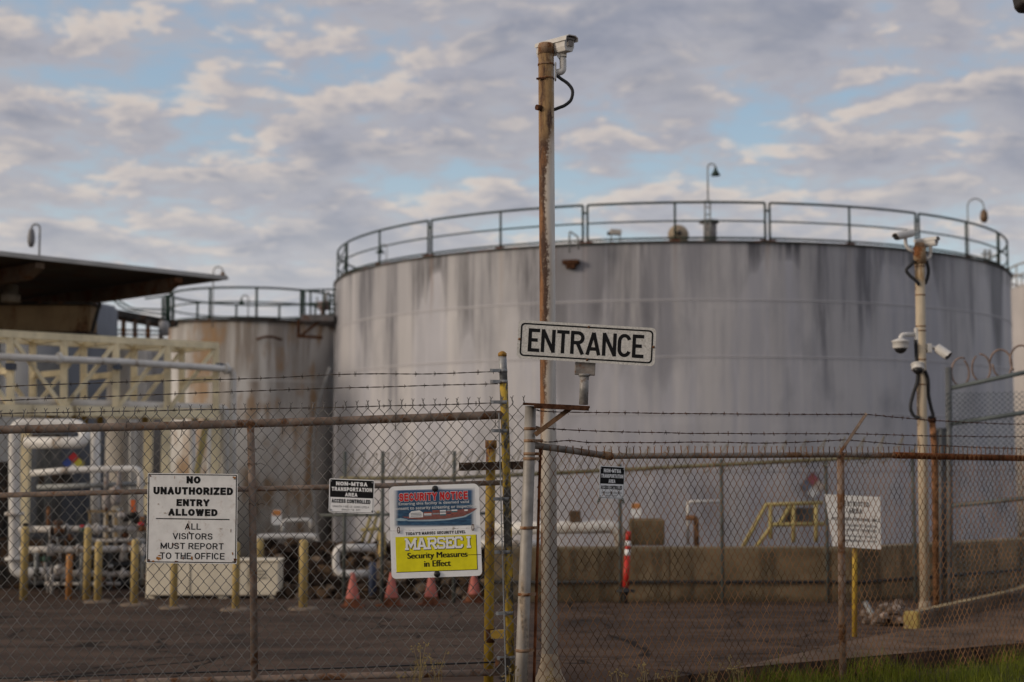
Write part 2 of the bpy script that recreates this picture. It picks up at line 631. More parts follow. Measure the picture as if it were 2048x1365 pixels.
rub_conc = mat('broken_concrete', (.15, .115, .095), .9, 0, .3, 5, bump=.4)
razor_m = mat('razor_wire_steel', (.26, .21, .18), .6, .25, .25, 8)
haz_red = mat('hazard_red', (.36, .02, .03), .5, 0, .1, 8)
haz_blue = mat('hazard_blue', (.03, .06, .25), .5, 0, .1, 8)
haz_yel = mat('hazard_yellow', (.42, .38, .05), .5, 0, .1, 8)
grn_pipe = mat('green_valve', (.06, .12, .09), .55, 0, .15, 8)


def mat_asphalt():
    m = bpy.data.materials.new('asphalt')
    m.use_nodes = True
    t = NT(m.node_tree)
    b = t.n['Principled BSDF']
    co = t.new('ShaderNodeTexCoord').outputs['Object']
    big = t.noise(co, .55, 4, .6)
    st = t.noise(t.vmath('MULTIPLY', co, (.30, 1.5, 1)), 1.3, 7, .68, .4)
    fine = t.noise(co, 55, 4, .7)
    c = t.mix(t.smooth(big, .3, .7), (.052, .035, .028, 1), (.084, .056, .043, 1))
    c = t.mix(t.smooth(st, .44, .62, 0, .85), c, (.125, .084, .062, 1))
    c = t.mix(t.smooth(st, .44, .32, 0, .7), c, (.030, .026, .026, 1))
    c = t.mix(t.smooth(t.noise(co, 1.7, 6, .65), .56, .68, 0, .85), c, (.020, .0165, .015, 1))
    c = t.mix(t.smooth(t.noise(co, 7, 5, .7), .56, .70, 0, .6), c, (.105, .078, .06, 1))
    c = t.mix(t.smooth(fine, .35, .7, 0, .8), c, t.mix(.5, c, (.09, .075, .068, 1)))
    vor = t.new('ShaderNodeTexVoronoi')
    vor.feature = 'DISTANCE_TO_EDGE'
    t.set(vor, 'Vector', t.vmath('ADD', co, t.comb(t.math('MULTIPLY', big, .9), t.math('MULTIPLY', st, .9), 0)))
    t.set(vor, 'Scale', .55)
    c = t.mix(t.smooth(vor.outputs[0], .016, .003, 0, .9), c, (.014, .012, .011, 1))
    t.l.new(c, b.inputs['Base Color'])
    b.inputs['Roughness'].default_value = .9
    b.inputs['Specular IOR Level'].default_value = .06
    bn = t.new('ShaderNodeBump')
    bn.inputs['Strength'].default_value = .5
    bn.inputs['Distance'].default_value = .012
    t.l.new(fine, bn.inputs['Height'])
    t.l.new(bn.outputs[0], b.inputs['Normal'])
    return m


def mat_dike():
    m = bpy.data.materials.new('dike_concrete')
    m.use_nodes = True
    t = NT(m.node_tree)
    b = t.n['Principled BSDF']
    co = t.new('ShaderNodeTexCoord').outputs['Object']
    n = t.noise(co, 1.1, 6, .62)
    c = t.mix(t.smooth(n, .3, .7), (.105, .078, .046, 1), (.30, .225, .135, 1))
    st = t.noise(t.vmath('MULTIPLY', co, (1, 1, .12)), 3.2, 5, .6)
    c = t.mix(t.smooth(st, .48, .64, 0, .75), c, (.075, .06, .04, 1))
    c = t.mix(t.smooth(t.noise(co, 3.0, 5, .6), .62, .72, 0, .7), c, (.07, .055, .04, 1))
    dx, dy, dz = t.sep(co)
    jn = t.math('ABSOLUTE', t.math('SUBTRACT', t.math('FRACT', t.math('DIVIDE', dx, 2.3)), .5))
    c = t.mix(t.smooth(jn, .008, .003, 0, .8), c, (.04, .03, .02, 1))
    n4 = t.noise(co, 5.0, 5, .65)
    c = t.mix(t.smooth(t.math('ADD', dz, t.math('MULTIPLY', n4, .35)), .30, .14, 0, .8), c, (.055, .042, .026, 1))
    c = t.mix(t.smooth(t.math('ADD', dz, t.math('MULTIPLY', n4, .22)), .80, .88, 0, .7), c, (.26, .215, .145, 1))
    t.l.new(c, b.inputs['Base Color'])
    b.inputs['Roughness'].default_value = .9
    b.inputs['Specular IOR Level'].default_value = .08
    return m


def mat_tank(Rt, h, seams, plate, base, dark, warm, rusty=0.0, seed=0.0, runs=(), stains=()):
    """painted steel shell: courses, weld lines, soot streaks from the rim, patches of fresh paint"""
    m = bpy.data.materials.new('tank_shell')
    m.use_nodes = True
    t = NT(m.node_tree)
    b = t.n['Principled BSDF']
    co = t.new('ShaderNodeTexCoord').outputs['Object']
    x, y, z = t.sep(co)
    ang = t.math('MULTIPLY', t.math('ARCTAN2', x, t.math('MULTIPLY', y, -1)), Rt)      # metres round the shell, 0 towards the camera
    cyl = t.comb(ang, seed, z)
    big = t.noise(cyl, .22, 4, .55)
    c = t.mix(t.smooth(big, .3, .7), tuple(k * .90 for k in base) + (1,), tuple(k * 1.06 for k in base) + (1,))
    # long streaks, strongest under the rim, each with its own length
    s1 = t.noise(t.comb(ang, seed + 3, t.math('MULTIPLY', z, .06)), 1.25, 6, .7)
    s2 = t.noise(t.comb(ang, seed + 9, t.math('MULTIPLY', z, .035)), .42, 3, .5)
    s3 = t.noise(t.comb(ang, seed + 5, t.math('MULTIPLY', z, .05)), 4.5, 4, .6)
    depth = t.math('SUBTRACT', h, z)
    reach = t.math('ADD', .5, t.math('MULTIPLY', t.smooth(s2, .40, .64), 4.6))
    fade = t.math('SUBTRACT', 1.0, t.math('DIVIDE', depth, reach), clamp=True)
    fade = t.math('POWER', fade, .5)
    m1 = t.math('MULTIPLY', t.smooth(s1, .40, .585), fade)
    m1 = t.math('MULTIPLY', m1, t.math('ADD', .40, t.math('MULTIPLY', s3, 1.2)))
    m1 = t.math('MULTIPLY', m1, t.smooth(t.noise(t.comb(ang, seed + 50, t.math('MULTIPLY', z, .02)), .17, 3, .6), .38, .56, .40, 1))
    c = t.mix(t.math('MULTIPLY', m1, 1.45, clamp=True), c, (*dark, 1))
    for k, (a0_, w_, l_, k_) in enumerate(stains):
        wob = t.math('MULTIPLY', t.math('SUBTRACT', t.noise(t.comb(k * 5.1, t.math('MULTIPLY', ang, 1.5), t.math('MULTIPLY', z, .25)), 1.6, 3, .6), .5), w_ * 1.6)
        e = t.math('ABSOLUTE', t.math('SUBTRACT', t.math('ADD', ang, wob), a0_ * Rt))
        f_ = t.math('POWER', t.math('SUBTRACT', 1.0, t.math('DIVIDE', depth, t.math('MULTIPLY', l_, t.math('ADD', .55, t.math('MULTIPLY', s3, .9)))), clamp=True), .45)
        f_ = t.math('MULTIPLY', f_, t.math('ADD', .25, t.math('MULTIPLY', s1, 1.1)))
        c = t.mix(t.math('MULTIPLY', t.smooth(e, w_, w_ * .35, 0, k_), f_, clamp=True), c, (*dark, 1))
    for k, a0_ in enumerate(runs):
        wob = t.math('MULTIPLY', t.math('SUBTRACT', t.noise(t.comb(k * 3.7, 1, z), 1.3, 2, .5), .5), .10)
        e = t.math('ABSOLUTE', t.math('SUBTRACT', t.math('ADD', ang, wob), a0_ * Rt))
        f_ = t.math('SUBTRACT', 1.0, t.math('DIVIDE', depth, 1.1 + .9 * (k % 3)), clamp=True)
        c = t.mix(t.math('MULTIPLY', t.smooth(e, .10, .02, 0, .75), f_), c, (.16, .085, .045, 1))
    # pale wash-down runs
    c = t.mix(t.math('MULTIPLY', t.smooth(s3, .545, .66), .42), c, tuple(min(1, k * 1.22) for k in base) + (1,))
    c = t.mix(t.smooth(s1, .58, .40, 0, .5), c, tuple(min(1, k * 1.08) for k in warm) + (1,))
    # each course has weathered a little differently, the top one most
    for k, zs in enumerate(seams[:2]):
        c = t.mix(t.math('MULTIPLY', t.smooth(z, zs - .015, zs + .015), t.smooth(s2, .36, .62, .0, .40 - .15 * k)), c, tuple(q * .66 for q in base) + (1,))
    wn = t.new('ShaderNodeTexWhiteNoise')
    wn.noise_dimensions = '2D'
    rw = t.math('FLOOR', t.math('DIVIDE', z, plate[1]))
    t.set(wn, 'Vector', t.comb(t.math('FLOOR', t.math('DIVIDE', t.math('ADD', ang, t.math('MULTIPLY', rw, 1.9)), 1.35)), rw, 0))
    c = t.mix(t.math('MULTIPLY', wn.outputs['Value'], .16), c, tuple(q * .62 for q in base) + (1,))
    # soft dark blotches lower down
    bl = t.noise(t.comb(ang, seed + 20, t.math('MULTIPLY', z, .45)), .55, 5, .6)
    c = t.mix(t.smooth(bl, .50, .68, 0, .7), c, tuple(k * .60 for k in base) + (1,))
    if rusty:
        r1 = t.noise(t.comb(ang, seed + 30, t.math('MULTIPLY', z, .16)), 1.5, 7, .68)
        r2 = t.noise(t.comb(ang, seed + 31, z), 1.0, 3, .5)
        rm = t.smooth(t.math('ADD', t.math('MULTIPLY', r1, .65), t.math('MULTIPLY', r2, .35)), .53 - .045 * rusty, .585)
        c = t.mix(t.math('MULTIPLY', rm, .85), c, t.mix(s3, (.17, .085, .035, 1), (.40, .26, .13, 1)))
    # rust and bare spots
    sp = t.noise(t.comb(ang, seed + 40, t.math('MULTIPLY', z, .7)), 2.3, 3, .5)
    c = t.mix(t.smooth(sp, .735, .77, 0, .7), c, (.20, .17, .12, 1))
    # weld lines: a pale touched-up band along each course and each plate edge
    for k, zs in enumerate(seams):
        e = t.math('ABSOLUTE', t.math('SUBTRACT', z, zs))
        c = t.mix(t.smooth(e, .05, .02, 0, .35), c, tuple(min(1, q * 1.3) for q in base) + (1,))
        e2 = t.math('ABSOLUTE', t.math('SUBTRACT', z, zs - .045))
        c = t.mix(t.smooth(e2, .035, .005, 0, .35), c, tuple(q * .6 for q in base) + (1,))
    row = t.math('FLOOR', t.math('DIVIDE', z, plate[1]))
    pa = t.math('ADD', ang, t.math('MULTIPLY', row, plate[0] * .37))
    fr = t.math('ABSOLUTE', t.math('SUBTRACT', t.math('FRACT', t.math('DIVIDE', pa, plate[0])), .5))
    c = t.mix(t.smooth(fr, .006, .001, 0, .30), c, tuple(q * .55 for q in base) + (1,))
    t.l.new(c, b.inputs['Base Color'])
    b.inputs['Roughness'].default_value = .52
    b.inputs['Specular IOR Level'].default_value = .35
    bn = t.new('ShaderNodeBump')
    bn.inputs['Strength'].default_value = .25
    bn.inputs['Distance'].default_value = .05
    t.l.new(t.noise(t.comb(ang, 2, z), .9, 3, .5), bn.inputs['Height'])
    t.l.new(bn.outputs[0], b.inputs['Normal'])
    return m


def mat_print():
    """the printed sea picture on the notice: deep blue fading to white at its edges"""
    m = bpy.data.materials.new('printed_sea')
    m.use_nodes = True
    t = NT(m.node_tree)
    b = t.n['Principled BSDF']
    g = t.new('ShaderNodeTexCoord').outputs['Generated']
    x, y, z = t.sep(g)
    ex = t.math('SUBTRACT', .5, t.math('ABSOLUTE', t.math('SUBTRACT', x, .5)))
    ez = t.math('SUBTRACT', .5, t.math('ABSOLUTE', t.math('SUBTRACT', z, .5)))
    wav = t.noise(t.vmath('MULTIPLY', g, (9, 1, 26)), 1.0, 5, .65)
    c = t.mix(t.smooth(wav, .35, .7), (.012, .045, .10, 1), (.04, .12, .22, 1))
    c = t.mix(t.smooth(z, .55, 1.0, 0, .7), c, (.03, .10, .25, 1))
    f = t.math('MULTIPLY', t.smooth(ex, 0, .07), t.smooth(ez, .0, .09))
    c = t.mix(f, (.72, .73, .75, 1), c)
    t.l.new(c, b.inputs['Base Color'])
    b.inputs['Roughness'].default_value = .4
    return m


def mat_pole(name='rusted_pole_paint', half=.06, slope=0.0, amount=0.0, paint=(.60, .57, .53)):
    """white paint gone to rust down one side"""
    m = bpy.data.materials.new(name)
    m.use_nodes = True
    t = NT(m.node_tree)
    b = t.n['Principled BSDF']
    co = t.new('ShaderNodeTexCoord').outputs['Object']
    x, y, z = t.sep(co)
    a = t.math('ARCTAN2', y, x)
    x = t.math('ADD', x, t.math('MULTIPLY', z, slope))
    side = t.math('ADD', t.math('MULTIPLY', x, -.9 / half), amount)                       # -1..1 across the pole, + on the left
    fine = t.math('ADD', t.math('MULTIPLY', t.noise(t.comb(t.math('MULTIPLY', x, 3), t.math('MULTIPLY', y, 3), t.math('MULTIPLY', z, .35)), 9, 5, .6), .55), t.math('MULTIPLY', t.noise(t.comb(x, y, t.math('MULTIPLY', z, .55)), 14, 6, .65), .45))
    slow = t.noise(t.comb(1, 2, z), .9, 4, .6)
    k = t.math('ADD', side, t.math('MULTIPLY', t.math('SUBTRACT', fine, .5), 1.5))
    k = t.math('ADD', k, t.math('MULTIPLY', t.math('SUBTRACT', slow, .5), 2.2))
    hi = t.smooth(z, .7, 3.0, -.75, .42)
    k = t.math('ADD', k, hi)
    n6 = t.noise(co, 34, 5, .65)
    patch = t.noise(t.comb(t.math('MULTIPLY', x, 5), t.math('MULTIPLY', y, 5), t.math('MULTIPLY', z, 1.1)), 2.6, 5, .62)
    dk = t.math('ADD', t.math('MULTIPLY', side, .75), t.math('MULTIPLY', t.math('SUBTRACT', patch, .5), 3.4))
    rustc = t.mix(t.smooth(dk, .0, .95), (.062, .034, .024, 1), (.25, .118, .05, 1))
    rustc = t.mix(t.smooth(n6, .52, .72, 0, .55), rustc, (.27, .20, .14, 1))
    rustc = t.mix(t.smooth(n6, .44, .30, 0, .6), rustc, (.045, .025, .018, 1))
    c = t.mix(t.smooth(fine, .3, .7), tuple(q * .86 for q in paint) + (1,), tuple(q * 1.08 for q in paint) + (1,))
    c = t.mix(t.smooth(k, -.55, .10, 0, .55), c, (.40, .30, .21, 1))
    c = t.mix(t.smooth(t.math('ADD', k, t.math('MULTIPLY', t.math('SUBTRACT', n6, .5), 1.3)), .0, .40), c, rustc)
    top = t.math('MULTIPLY', t.smooth(z, 3.9, 4.1), t.smooth(fine, .62, .42))
    c = t.mix(top, c, (.30, .19, .09, 1))
    t.l.new(c, b.inputs['Base Color'])
    b.inputs['Roughness'].default_value = .7
    b.inputs['Specular IOR Level'].default_value = .2
    return m


def mat_ground():
    m = bpy.data.materials.new('bare_soil')
    m.use_nodes = True
    t = NT(m.node_tree)
    b = t.n['Principled BSDF']
    co = t.new('ShaderNodeTexCoord').outputs['Object']
    c = t.mix(t.smooth(t.noise(co, 2.0, 6, .65), .3, .7), (.035, .030, .020, 1), (.085, .066, .044, 1))
    t.l.new(c, b.inputs['Base Color'])
    b.inputs['Roughness'].default_value = .95
    b.inputs['Specular IOR Level'].default_value = .05
    return m


def mat_grass():
    m = bpy.data.materials.new('grass_blades')
    m.use_nodes = True
    t = NT(m.node_tree)
    b = t.n['Principled BSDF']
    co = t.new('ShaderNodeTexCoord').outputs['Object']
    n = t.noise(co, 6.0, 4, .6)
    c = t.mix(t.smooth(n, .3, .7), (.075, .105, .010, 1), (.20, .22, .018, 1))
    c = t.mix(t.smooth(t.noise(co, 23, 2, .5), .62, .75), c, (.19, .16, .06, 1))
    t.l.new(c, b.inputs['Base Color'])
    b.inputs['Roughness'].default_value = .7
    b.inputs['Specular IOR Level'].default_value = .2
    return m


asphalt = mat_asphalt()
dike_m = mat_dike()
pole_m = mat_pole(amount=-.22)
pole_m2 = mat_pole('rusted_pole_paint_two', .066, .018, .12, (.50, .42, .31))
soil = mat_ground()
grass_m = mat_grass()
dry_m = mat('dry_stalks', (.26, .20, .09), .8, 0, .25, 9)
pave_m = mat('apron_concrete', (.155, .108, .080), .85, 0, .18, 1.2, dirt=(.085, .064, .05), dirt_amt=.4, dirt_scale=1.6, bump=.2, bscale=60)

# ------------------------------------------------------------------ the ground
FENCE0, FSL = 9.30, .77                     # fence line on the right: Y = FENCE0 + FSL * X


def fence_Y(px):
    k = (px - CX) / F
    return FENCE0 / (1 - FSL * k)


def fence_pt(px, py):
    """point on the fence plane seen at a photo pixel"""
    d = ray(px, py)
    t = FENCE0 / (d.y - FSL * d.x)
    return V((d.x * t, d.y * t, H + d.z * t))


def edge_x(Y):
    return .30 if Y < 9.95 else (Y - .42 - FENCE0) / FSL


mb = MB()
rows = [-60, 0, 6, 11, 14, 17, 20.5, 24.1, 25.2, 30, 60, 150, 400, 1500]
for i, y in enumerate(rows):
    pass
vs, fs = [], []
xs = [-1500, -200, -40, 0, 40, 200, 1500]
for y in rows:
    for x in xs:
        vs.append((x, y, gz(y) - .14))
for i in range(len(rows) - 1):
    for j in range(len(xs) - 1):
        a = i * len(xs) + j
        fs.append((a, a + 1, a + 1 + len(xs), a + len(xs)))
mb.add(vs, fs)
tag(mb.build('ground', soil), kind='structure')

mb = MB()
ys = [-30, 0, 5, 9.6, 9.95, 10.5, 11, 11.5, 12, 13, 14, 15, 16, 17, 18, 19, 20, 20.5, 24]
n = len(ys)
L = [V((-60, y, gz(y))) for y in ys]
Rr = [V((min(edge_x(y), 60), y, gz(y))) for y in ys]
vs = []
for i in range(n):
    for k in range(9):
        vs.append(L[i].lerp(Rr[i], k / 8))
fs = [(i * 9 + k, i * 9 + k + 1, (i + 1) * 9 + k + 1, (i + 1) * 9 + k) for i in range(n - 1) for k in range(8)]
mb.add(vs, fs)
vs = [Rr[i] for i in range(n)] + [Rr[i] - V((0, 0, .15)) for i in range(n)]
mb.add(vs, [(i, n + i, n + i + 1, i + 1) for i in range(n - 1)])
tag(mb.build('road', asphalt), kind='structure')

# concrete apron along the edge on the right
mb = MB()
e_in = [G(1500, 1330), G(1640, 1299), G(1700, 1283), G(1835, 1258), G(1950, 1222), G(2100, 1190)]
pts_o, pts_i = [], []
for q in e_in:
    pts_i.append(V((q.x, q.y, gz(q.y) + .004)))
for px in (1445, 1640, 1720, 1850, 1990, 2300):
    Yf = fence_Y(px) + .55
    X = edge_x(Yf) - .012
    pts_o.append(V((X, Yf, gz(Yf) + .004)))
k = len(pts_i)
SUBV = 6
vs = []
for a, b in zip(pts_o, pts_i):
    for j in range(SUBV + 1):
        q = a.lerp(b, j / SUBV)
        q.z = gz(q.y) + .006
        vs.append(q)
mb.add(vs, [(i * (SUBV + 1) + j, (i + 1) * (SUBV + 1) + j, (i + 1) * (SUBV + 1) + j + 1, i * (SUBV + 1) + j + 1) for i in range(k - 1) for j in range(SUBV)])
tag(mb.build('pavement', pave_m), kind='structure')

# ------------------------------------------------------------------ the large storage tank
TC = V((5.36, 49.71, -2.24))
TR_ = 11.49
ztop = P(1330, 484, TC.y - TR_).z
hT = ztop - TC.z
seam_z = [P(1330, yy, TC.y - TR_).z - TC.z for yy in (600, 714, 828, 942)]


def ring_ang(px, Rt, C):
    """angle round the tank (0 towards the camera, + to the right) of the shell point in photo column px"""
    d = V(((px - CX) / F, 1.0)).normalized()
    c = V((C.x, C.y))
    bq = d.dot(c)
    disc = bq * bq - (c.length_squared - Rt * Rt)
    t = bq - sqrt(max(disc, 0))
    q = d * t - c
    return atan2(q.x, -q.y)


def ring_pt(C, Rt, a, z):
    return V((C.x + Rt * sin(a), C.y - Rt * cos(a), z))


tank = thing('storage_tank', 'huge pale grey round storage tank with dark streaks and a green railing', 'storage tank', TC)
mb = MB()
N = 160
prof = [(TR_, 0)] + [(TR_, z) for z in sorted(seam_z)] + [(TR_, hT)]
vs, fs = [], []
for (r, z) in prof:
    for j in range(N):
        vs.append(ring_pt(TC, r, 2 * pi * j / N, TC.z + z))
for i in range(len(prof) - 1):
    for j in range(N):
        j2 = (j + 1) % N
        fs.append((i * N + j, i * N + j2, (i + 1) * N + j2, (i + 1) * N + j))
mb.add(vs, fs, 0, True)
shell_m = mat_tank(TR_, hT, seam_z, (5.4, 1.55), (.44, .438, .485), (.045, .044, .054), (.59, .56, .54), stains=[(ring_ang(p, TR_, TC), w_, l_, k_) for p, w_, l_, k_ in ((1250, 1.05, 3.4, .95), (1185, .5, 2.2, .6), (1010, .95, 1.7, .6), (900, .45, 1.5, .5), (785, .40, 1.9, .7), (1625, .55, 2.4, .5), (1420, .35, 1.8, .45), (1125, .5, 1.3, .5), (1840, .8, 1.2, .4), (1310, .35, 5.2, .4), (1560, .3, 4.4, .3))], runs=[ring_ang(p, TR_, TC) for p in (757, 862, 1001, 1110, 1172, 1353, 1540, 1705, 1838, 1940)])
shell = mb.build('shell', shell_m, tank)
mb = MB()
for zs in seam_z:
    mb.tube([ring_pt(TC, TR_ + .004, 2 * pi * j / 120, TC.z + zs) for j in range(121)], .012, 5, caps=False)
mb.build('weld_seam', mat('weld_paint', (.45, .43, .43), .5, 0, .05, 3), tank)
mb = MB()
vs, fs = [], []
for (r, z) in ((TR_ - .01, hT - .02), (TR_ + .06, hT - .02), (TR_ + .06, hT + .035), (TR_ - .02, hT + .035), (TR_ - .30, hT + .04), (0.4, hT + .30)):
    for j in range(N):
        vs.append(ring_pt(TC, r, 2 * pi * j / N, TC.z + z))
for i in range(5):
    for j in range(N):
        j2 = (j + 1) % N
        fs.append((i * N + j, i * N + j2, (i + 1) * N + j2, (i + 1) * N + j))
mb.add(vs, fs, 0, False)
mb.build('roof', mat('tank_roof_plate', (.055, .062, .055), .7, 0, .3, 2.5, dirt=(.10, .055, .04), dirt_amt=.35, dirt_scale=2.5), tank)

# railing: bent-pipe sections, doubled uprights where two sections meet
doubles = [ring_ang(p, TR_ - .15, TC) for p in (695, 862, 1173, 1538, 1838)] + [ring_ang(2000, TR_ - .15, TC)]
singles_px = [757, 1001, 1353, 1705, 1940]
da = doubles[3] - doubles[2]
a = doubles[-1]
sect = []
for i in range(5):
    sect.append((doubles[i], doubles[i + 1]))
# carry on round the back
rem = 2 * pi - (doubles[-1] - doubles[0])
nb = max(1, round(rem / da))
for i in range(nb):
    sect.append((doubles[-1] + rem * i / nb, doubles[-1] + rem * (i + 1) / nb))
zr = TC.z + hT + .03
RH = P(1353, 407, TC.y - TR_).z - P(1353, 485, TC.y - TR_).z
rr = TR_ - .08
for k, (a0, a1) in enumerate(sect):
    mb = MB()
    g = .065 / TR_
    b0, b1 = a0 + g, a1 - g
    top = [ring_pt(TC, rr, b0 + (b1 - b0) * j / 22, zr + RH) for j in range(23)]
    path = [ring_pt(TC, rr, b0, zr - .02), ring_pt(TC, rr, b0, zr + RH - .1)]
    path += bend([ring_pt(TC, rr, b0, zr + RH - .1), top[0], top[1]], .1)[1:-1] + top[1:-1]
    path += bend([top[-2], top[-1], ring_pt(TC, rr, b1, zr + RH - .1)], .1)[1:-1]
    path += [ring_pt(TC, rr, b1, zr + RH - .1), ring_pt(TC, rr, b1, zr - .02)]
    mb.tube(path, .034, 7)
    mb.tube([ring_pt(TC, rr, b0 + (b1 - b0) * j / 22, zr + RH * .52) for j in range(23)], .024, 6)
    mb.tube([ring_pt(TC, rr, b0 + (b1 - b0) * j / 22, zr + .09) for j in range(23)], .03, 6)
    sa = ring_ang(singles_px[k], rr, TC) if k < 5 else (a0 + a1) / 2
    mb.tube([ring_pt(TC, rr, sa, zr - .02), ring_pt(TC, rr, sa, zr + RH)], .032, 7)
    mb.beam(ring_pt(TC, rr, a0 - g, zr + RH * .80), ring_pt(TC, rr, a0 + g, zr + RH * .80), .03, .05)
    sec = mb.build('railing_section', green_rail, tank)
    mb = MB()
    for q in (a0, sa):
        Mq = Matrix.Rotation(q, 3, 'Z')
        MB().box(ring_pt(TC, rr + .02, q, zr + .015), (.42 if q == a0 else .24, .14, .05), Mq).build('foot_plate', mat('red_rust_plate', (.16, .05, .03), .85, 0, .3, 6), sec)
# ladder cage on the far left
mb = MB()
la, lb = ring_ang(672, rr, TC), doubles[0]
for q in range(2):
    z0, z1 = zr + RH * q / 2, zr + RH * (q + 1) / 2
    mb.tube([ring_pt(TC, rr, la, z0), ring_pt(TC, rr, lb, z1)], .02, 5)
    mb.tube([ring_pt(TC, rr, lb, z0), ring_pt(TC, rr, la, z1)], .02, 5)
mb.build('cross_brace', green_rail, tank)
# rusted overflow hood under the rim
mb = MB()
ah = ring_ang(1145, TR_, TC)
Mh = Matrix.Rotation(ah, 3, 'Z')
c = P(1145, 521, TC.y - TR_ + .1)
c = ring_pt(TC, TR_ + .10, ah, c.z)
mb.box(c, (.46, .22, .13), Mh)
mb.box(c + V((0, 0, -.12)), (.26, .16, .12), Mh)
mb.build('overflow_hood', rust_dk, tank, bevel=.02)


def gooseneck(name, label, base, top_z, reach, side, shade_r, m_p, m_s, group='gooseneck lamps', lamp='cone'):
    t_ = thing(name, label, 'lamp', base, group)
    b = V(base)
    k = reach / 2
    mb = MB()
    pts = [b, V((b.x, b.y, top_z - k))]
    for i in range(1, 13):
        a_ = pi * i / 12
        pts.append(V((b.x + side * (k - k * cos(a_)), b.y, top_z - k + k * sin(a_))))
    e = pts[-1] + V((0, 0, -k * .55))
    pts.append(e)
    mb.tube(pts, .022, 7)
    mb.build('pipe', m_p, t_)
    mb = MB()
    if lamp == 'cone':
        mb.lathe([(shade_r, -.17), (shade_r * .92, -.13), (shade_r * .35, 0), (shade_r * .25, .08)], e, n=16)
    else:
        mb.lathe([(shade_r * .35, -.36), (shade_r * .62, -.25), (shade_r * .62, -.12), (shade_r * .45, 0), (shade_r * .3, .05)], e, n=14)
    mb.build('lamp_shade', m_s, t_)
    return t_


lamp_dark = mat('dark_green_enamel', (.02, .045, .035), .5, 0, .1, 5)
pipe_grey = mat('grey_conduit', (.26, .27, .27), .55, .2, .12, 5)
lamp_brown = mat('bronze_lamp', (.16, .10, .06), .5, .1, .2, 8)

# rooftop gear on the large tank
Yr = 40.6
zroof = lambda Y_: TC.z + hT + .12
mbY = m_at(Yr)
v = thing('roof_vent_stack', 'grey vent stack with a small ladder on the roof of the large tank', 'vent', PX(1417, zroof(Yr), Yr))
mb = MB()
c = P(1420, 474, Yr)
mb.tube([V((c.x, c.y, zroof(Yr))), P(1420, 446, Yr)], .19, 14)
mb.lathe([(.19, 0), (.29, .02), (.29, .09), (.2, .11)], P(1418, 448, Yr) , n=16)
mb.build('stack', mat('grey_vent', (.22, .21, .21), .7, 0, .2, 4), v)
mb = MB()
for px in (1410, 1420):
    mb.tube([V((P(px, 474, Yr - .4).x, Yr - .4, zroof(Yr))), P(px, 401, Yr - .4)], .028, 6)
for yy in (415, 430, 445, 460):
    mb.tube([P(1410, yy, Yr - .4), P(1420, yy, Yr - .4)], .02, 5)
mb.build('ladder', pipe_grey, v)
gooseneck('gooseneck_lamp', 'gooseneck lamp with a dark cone shade above the vent stack of the large tank', P(1416, 405, Yr), P(1424, 328, Yr).z, 16 * mbY, 1, 9.5 * mbY, pipe_grey, lamp_dark)
mb = MB()
c = P(1357, 474, Yr - .6)
v = thing('roof_hatch', 'round tan hatch dome standing upright on the roof of the large tank', 'hatch', V((c.x, c.y, zroof(Yr))))
mb.lathe([(.30, -.05), (.30, .03), (.25, .12), (.12, .18), (.01, .19)], c + V((0, 0, .05)), axis=(.2, -1, .15), n=24)
mb.build('dome', mat('tan_dome', (.36, .29, .21), .7, 0, .15, 5), v)
mb = MB()
mb.lathe([(.07, 0), (.07, .07), (.02, .09)], c + V((-.02, -.19, .07)), axis=(.2, -1, .15), n=12)
mb.build('hub', dark_steel, v)
mb = MB()
mb.box(V((c.x, c.y + .1, zroof(Yr) + .05)), (.5, .3, .2))
mb.build('saddle', dark_steel, v)
v = thing('floodlight', 'pale floodlight on short legs on the roof of the large tank', 'floodlight', PX(1231, zroof(Yr), 39.6))
c = P(1231, 465, 39.6)
mb = MB()
mb.box(c, (.32, .22, .15), Matrix.Rotation(R(4), 3, 'Y'))
mb.build('housing', mat('pale_housing', (.5, .46, .42), .5, 0, .1, 6), v, bevel=.02)
mb = MB()
for dx in (-.12, .13):
    MB().tube([V((c.x + dx, c.y, zroof(Yr))), V((c.x + dx, c.y, c.z))], .018, 6).build('leg', pipe_grey, v)
mb = MB()
mb.lathe([(.05, 0), (.06, .06), (.02, .08)], c + V((-.16, 0, -.03)), axis=(-1, 0, -.2), n=12)
mb.build('lens_cap', dark_steel, v)
v = thing('pipe_hoop', 'thin bent pipe hoop at the rim of the large tank', 'pipe', PX(1146, zroof(Yr), 39.1))
mb = MB()
mb.tube(bend([PX(1139, TC.z + hT - .3, 38.2), P(1139, 463, 38.2), P(1156, 474, 38.2), P(1157, 500, 38.2)], .06), .025, 7)
mb.build('pipe', pipe_grey, v)
gooseneck('gooseneck_lamp', 'gooseneck lamp with a bulb shade over the right end of the large tank', PX(1938, zroof(0), 45.0), P(1950, 398, 45).z, 33 * m_at(45), 1, .20, pipe_grey, lamp_brown, lamp='bulb')
# small valve frames near the right end of the roof
v = thing('roof_standpipe', 'pair of short standpipes on the right end of the tank roof', 'pipe', PX(1972, zroof(0), 45.2))
mb = MB()
for px in (1970, 1979):
    MB().tube([PX(px, zroof(0), 45.2), P(px, 500, 45.2)], .05, 8).build('pipe', pipe_grey, v)
MB().tube([P(1962, 509, 45.2), P(1985, 509, 45.2)], .03, 6).build('pipe', pipe_grey, v)

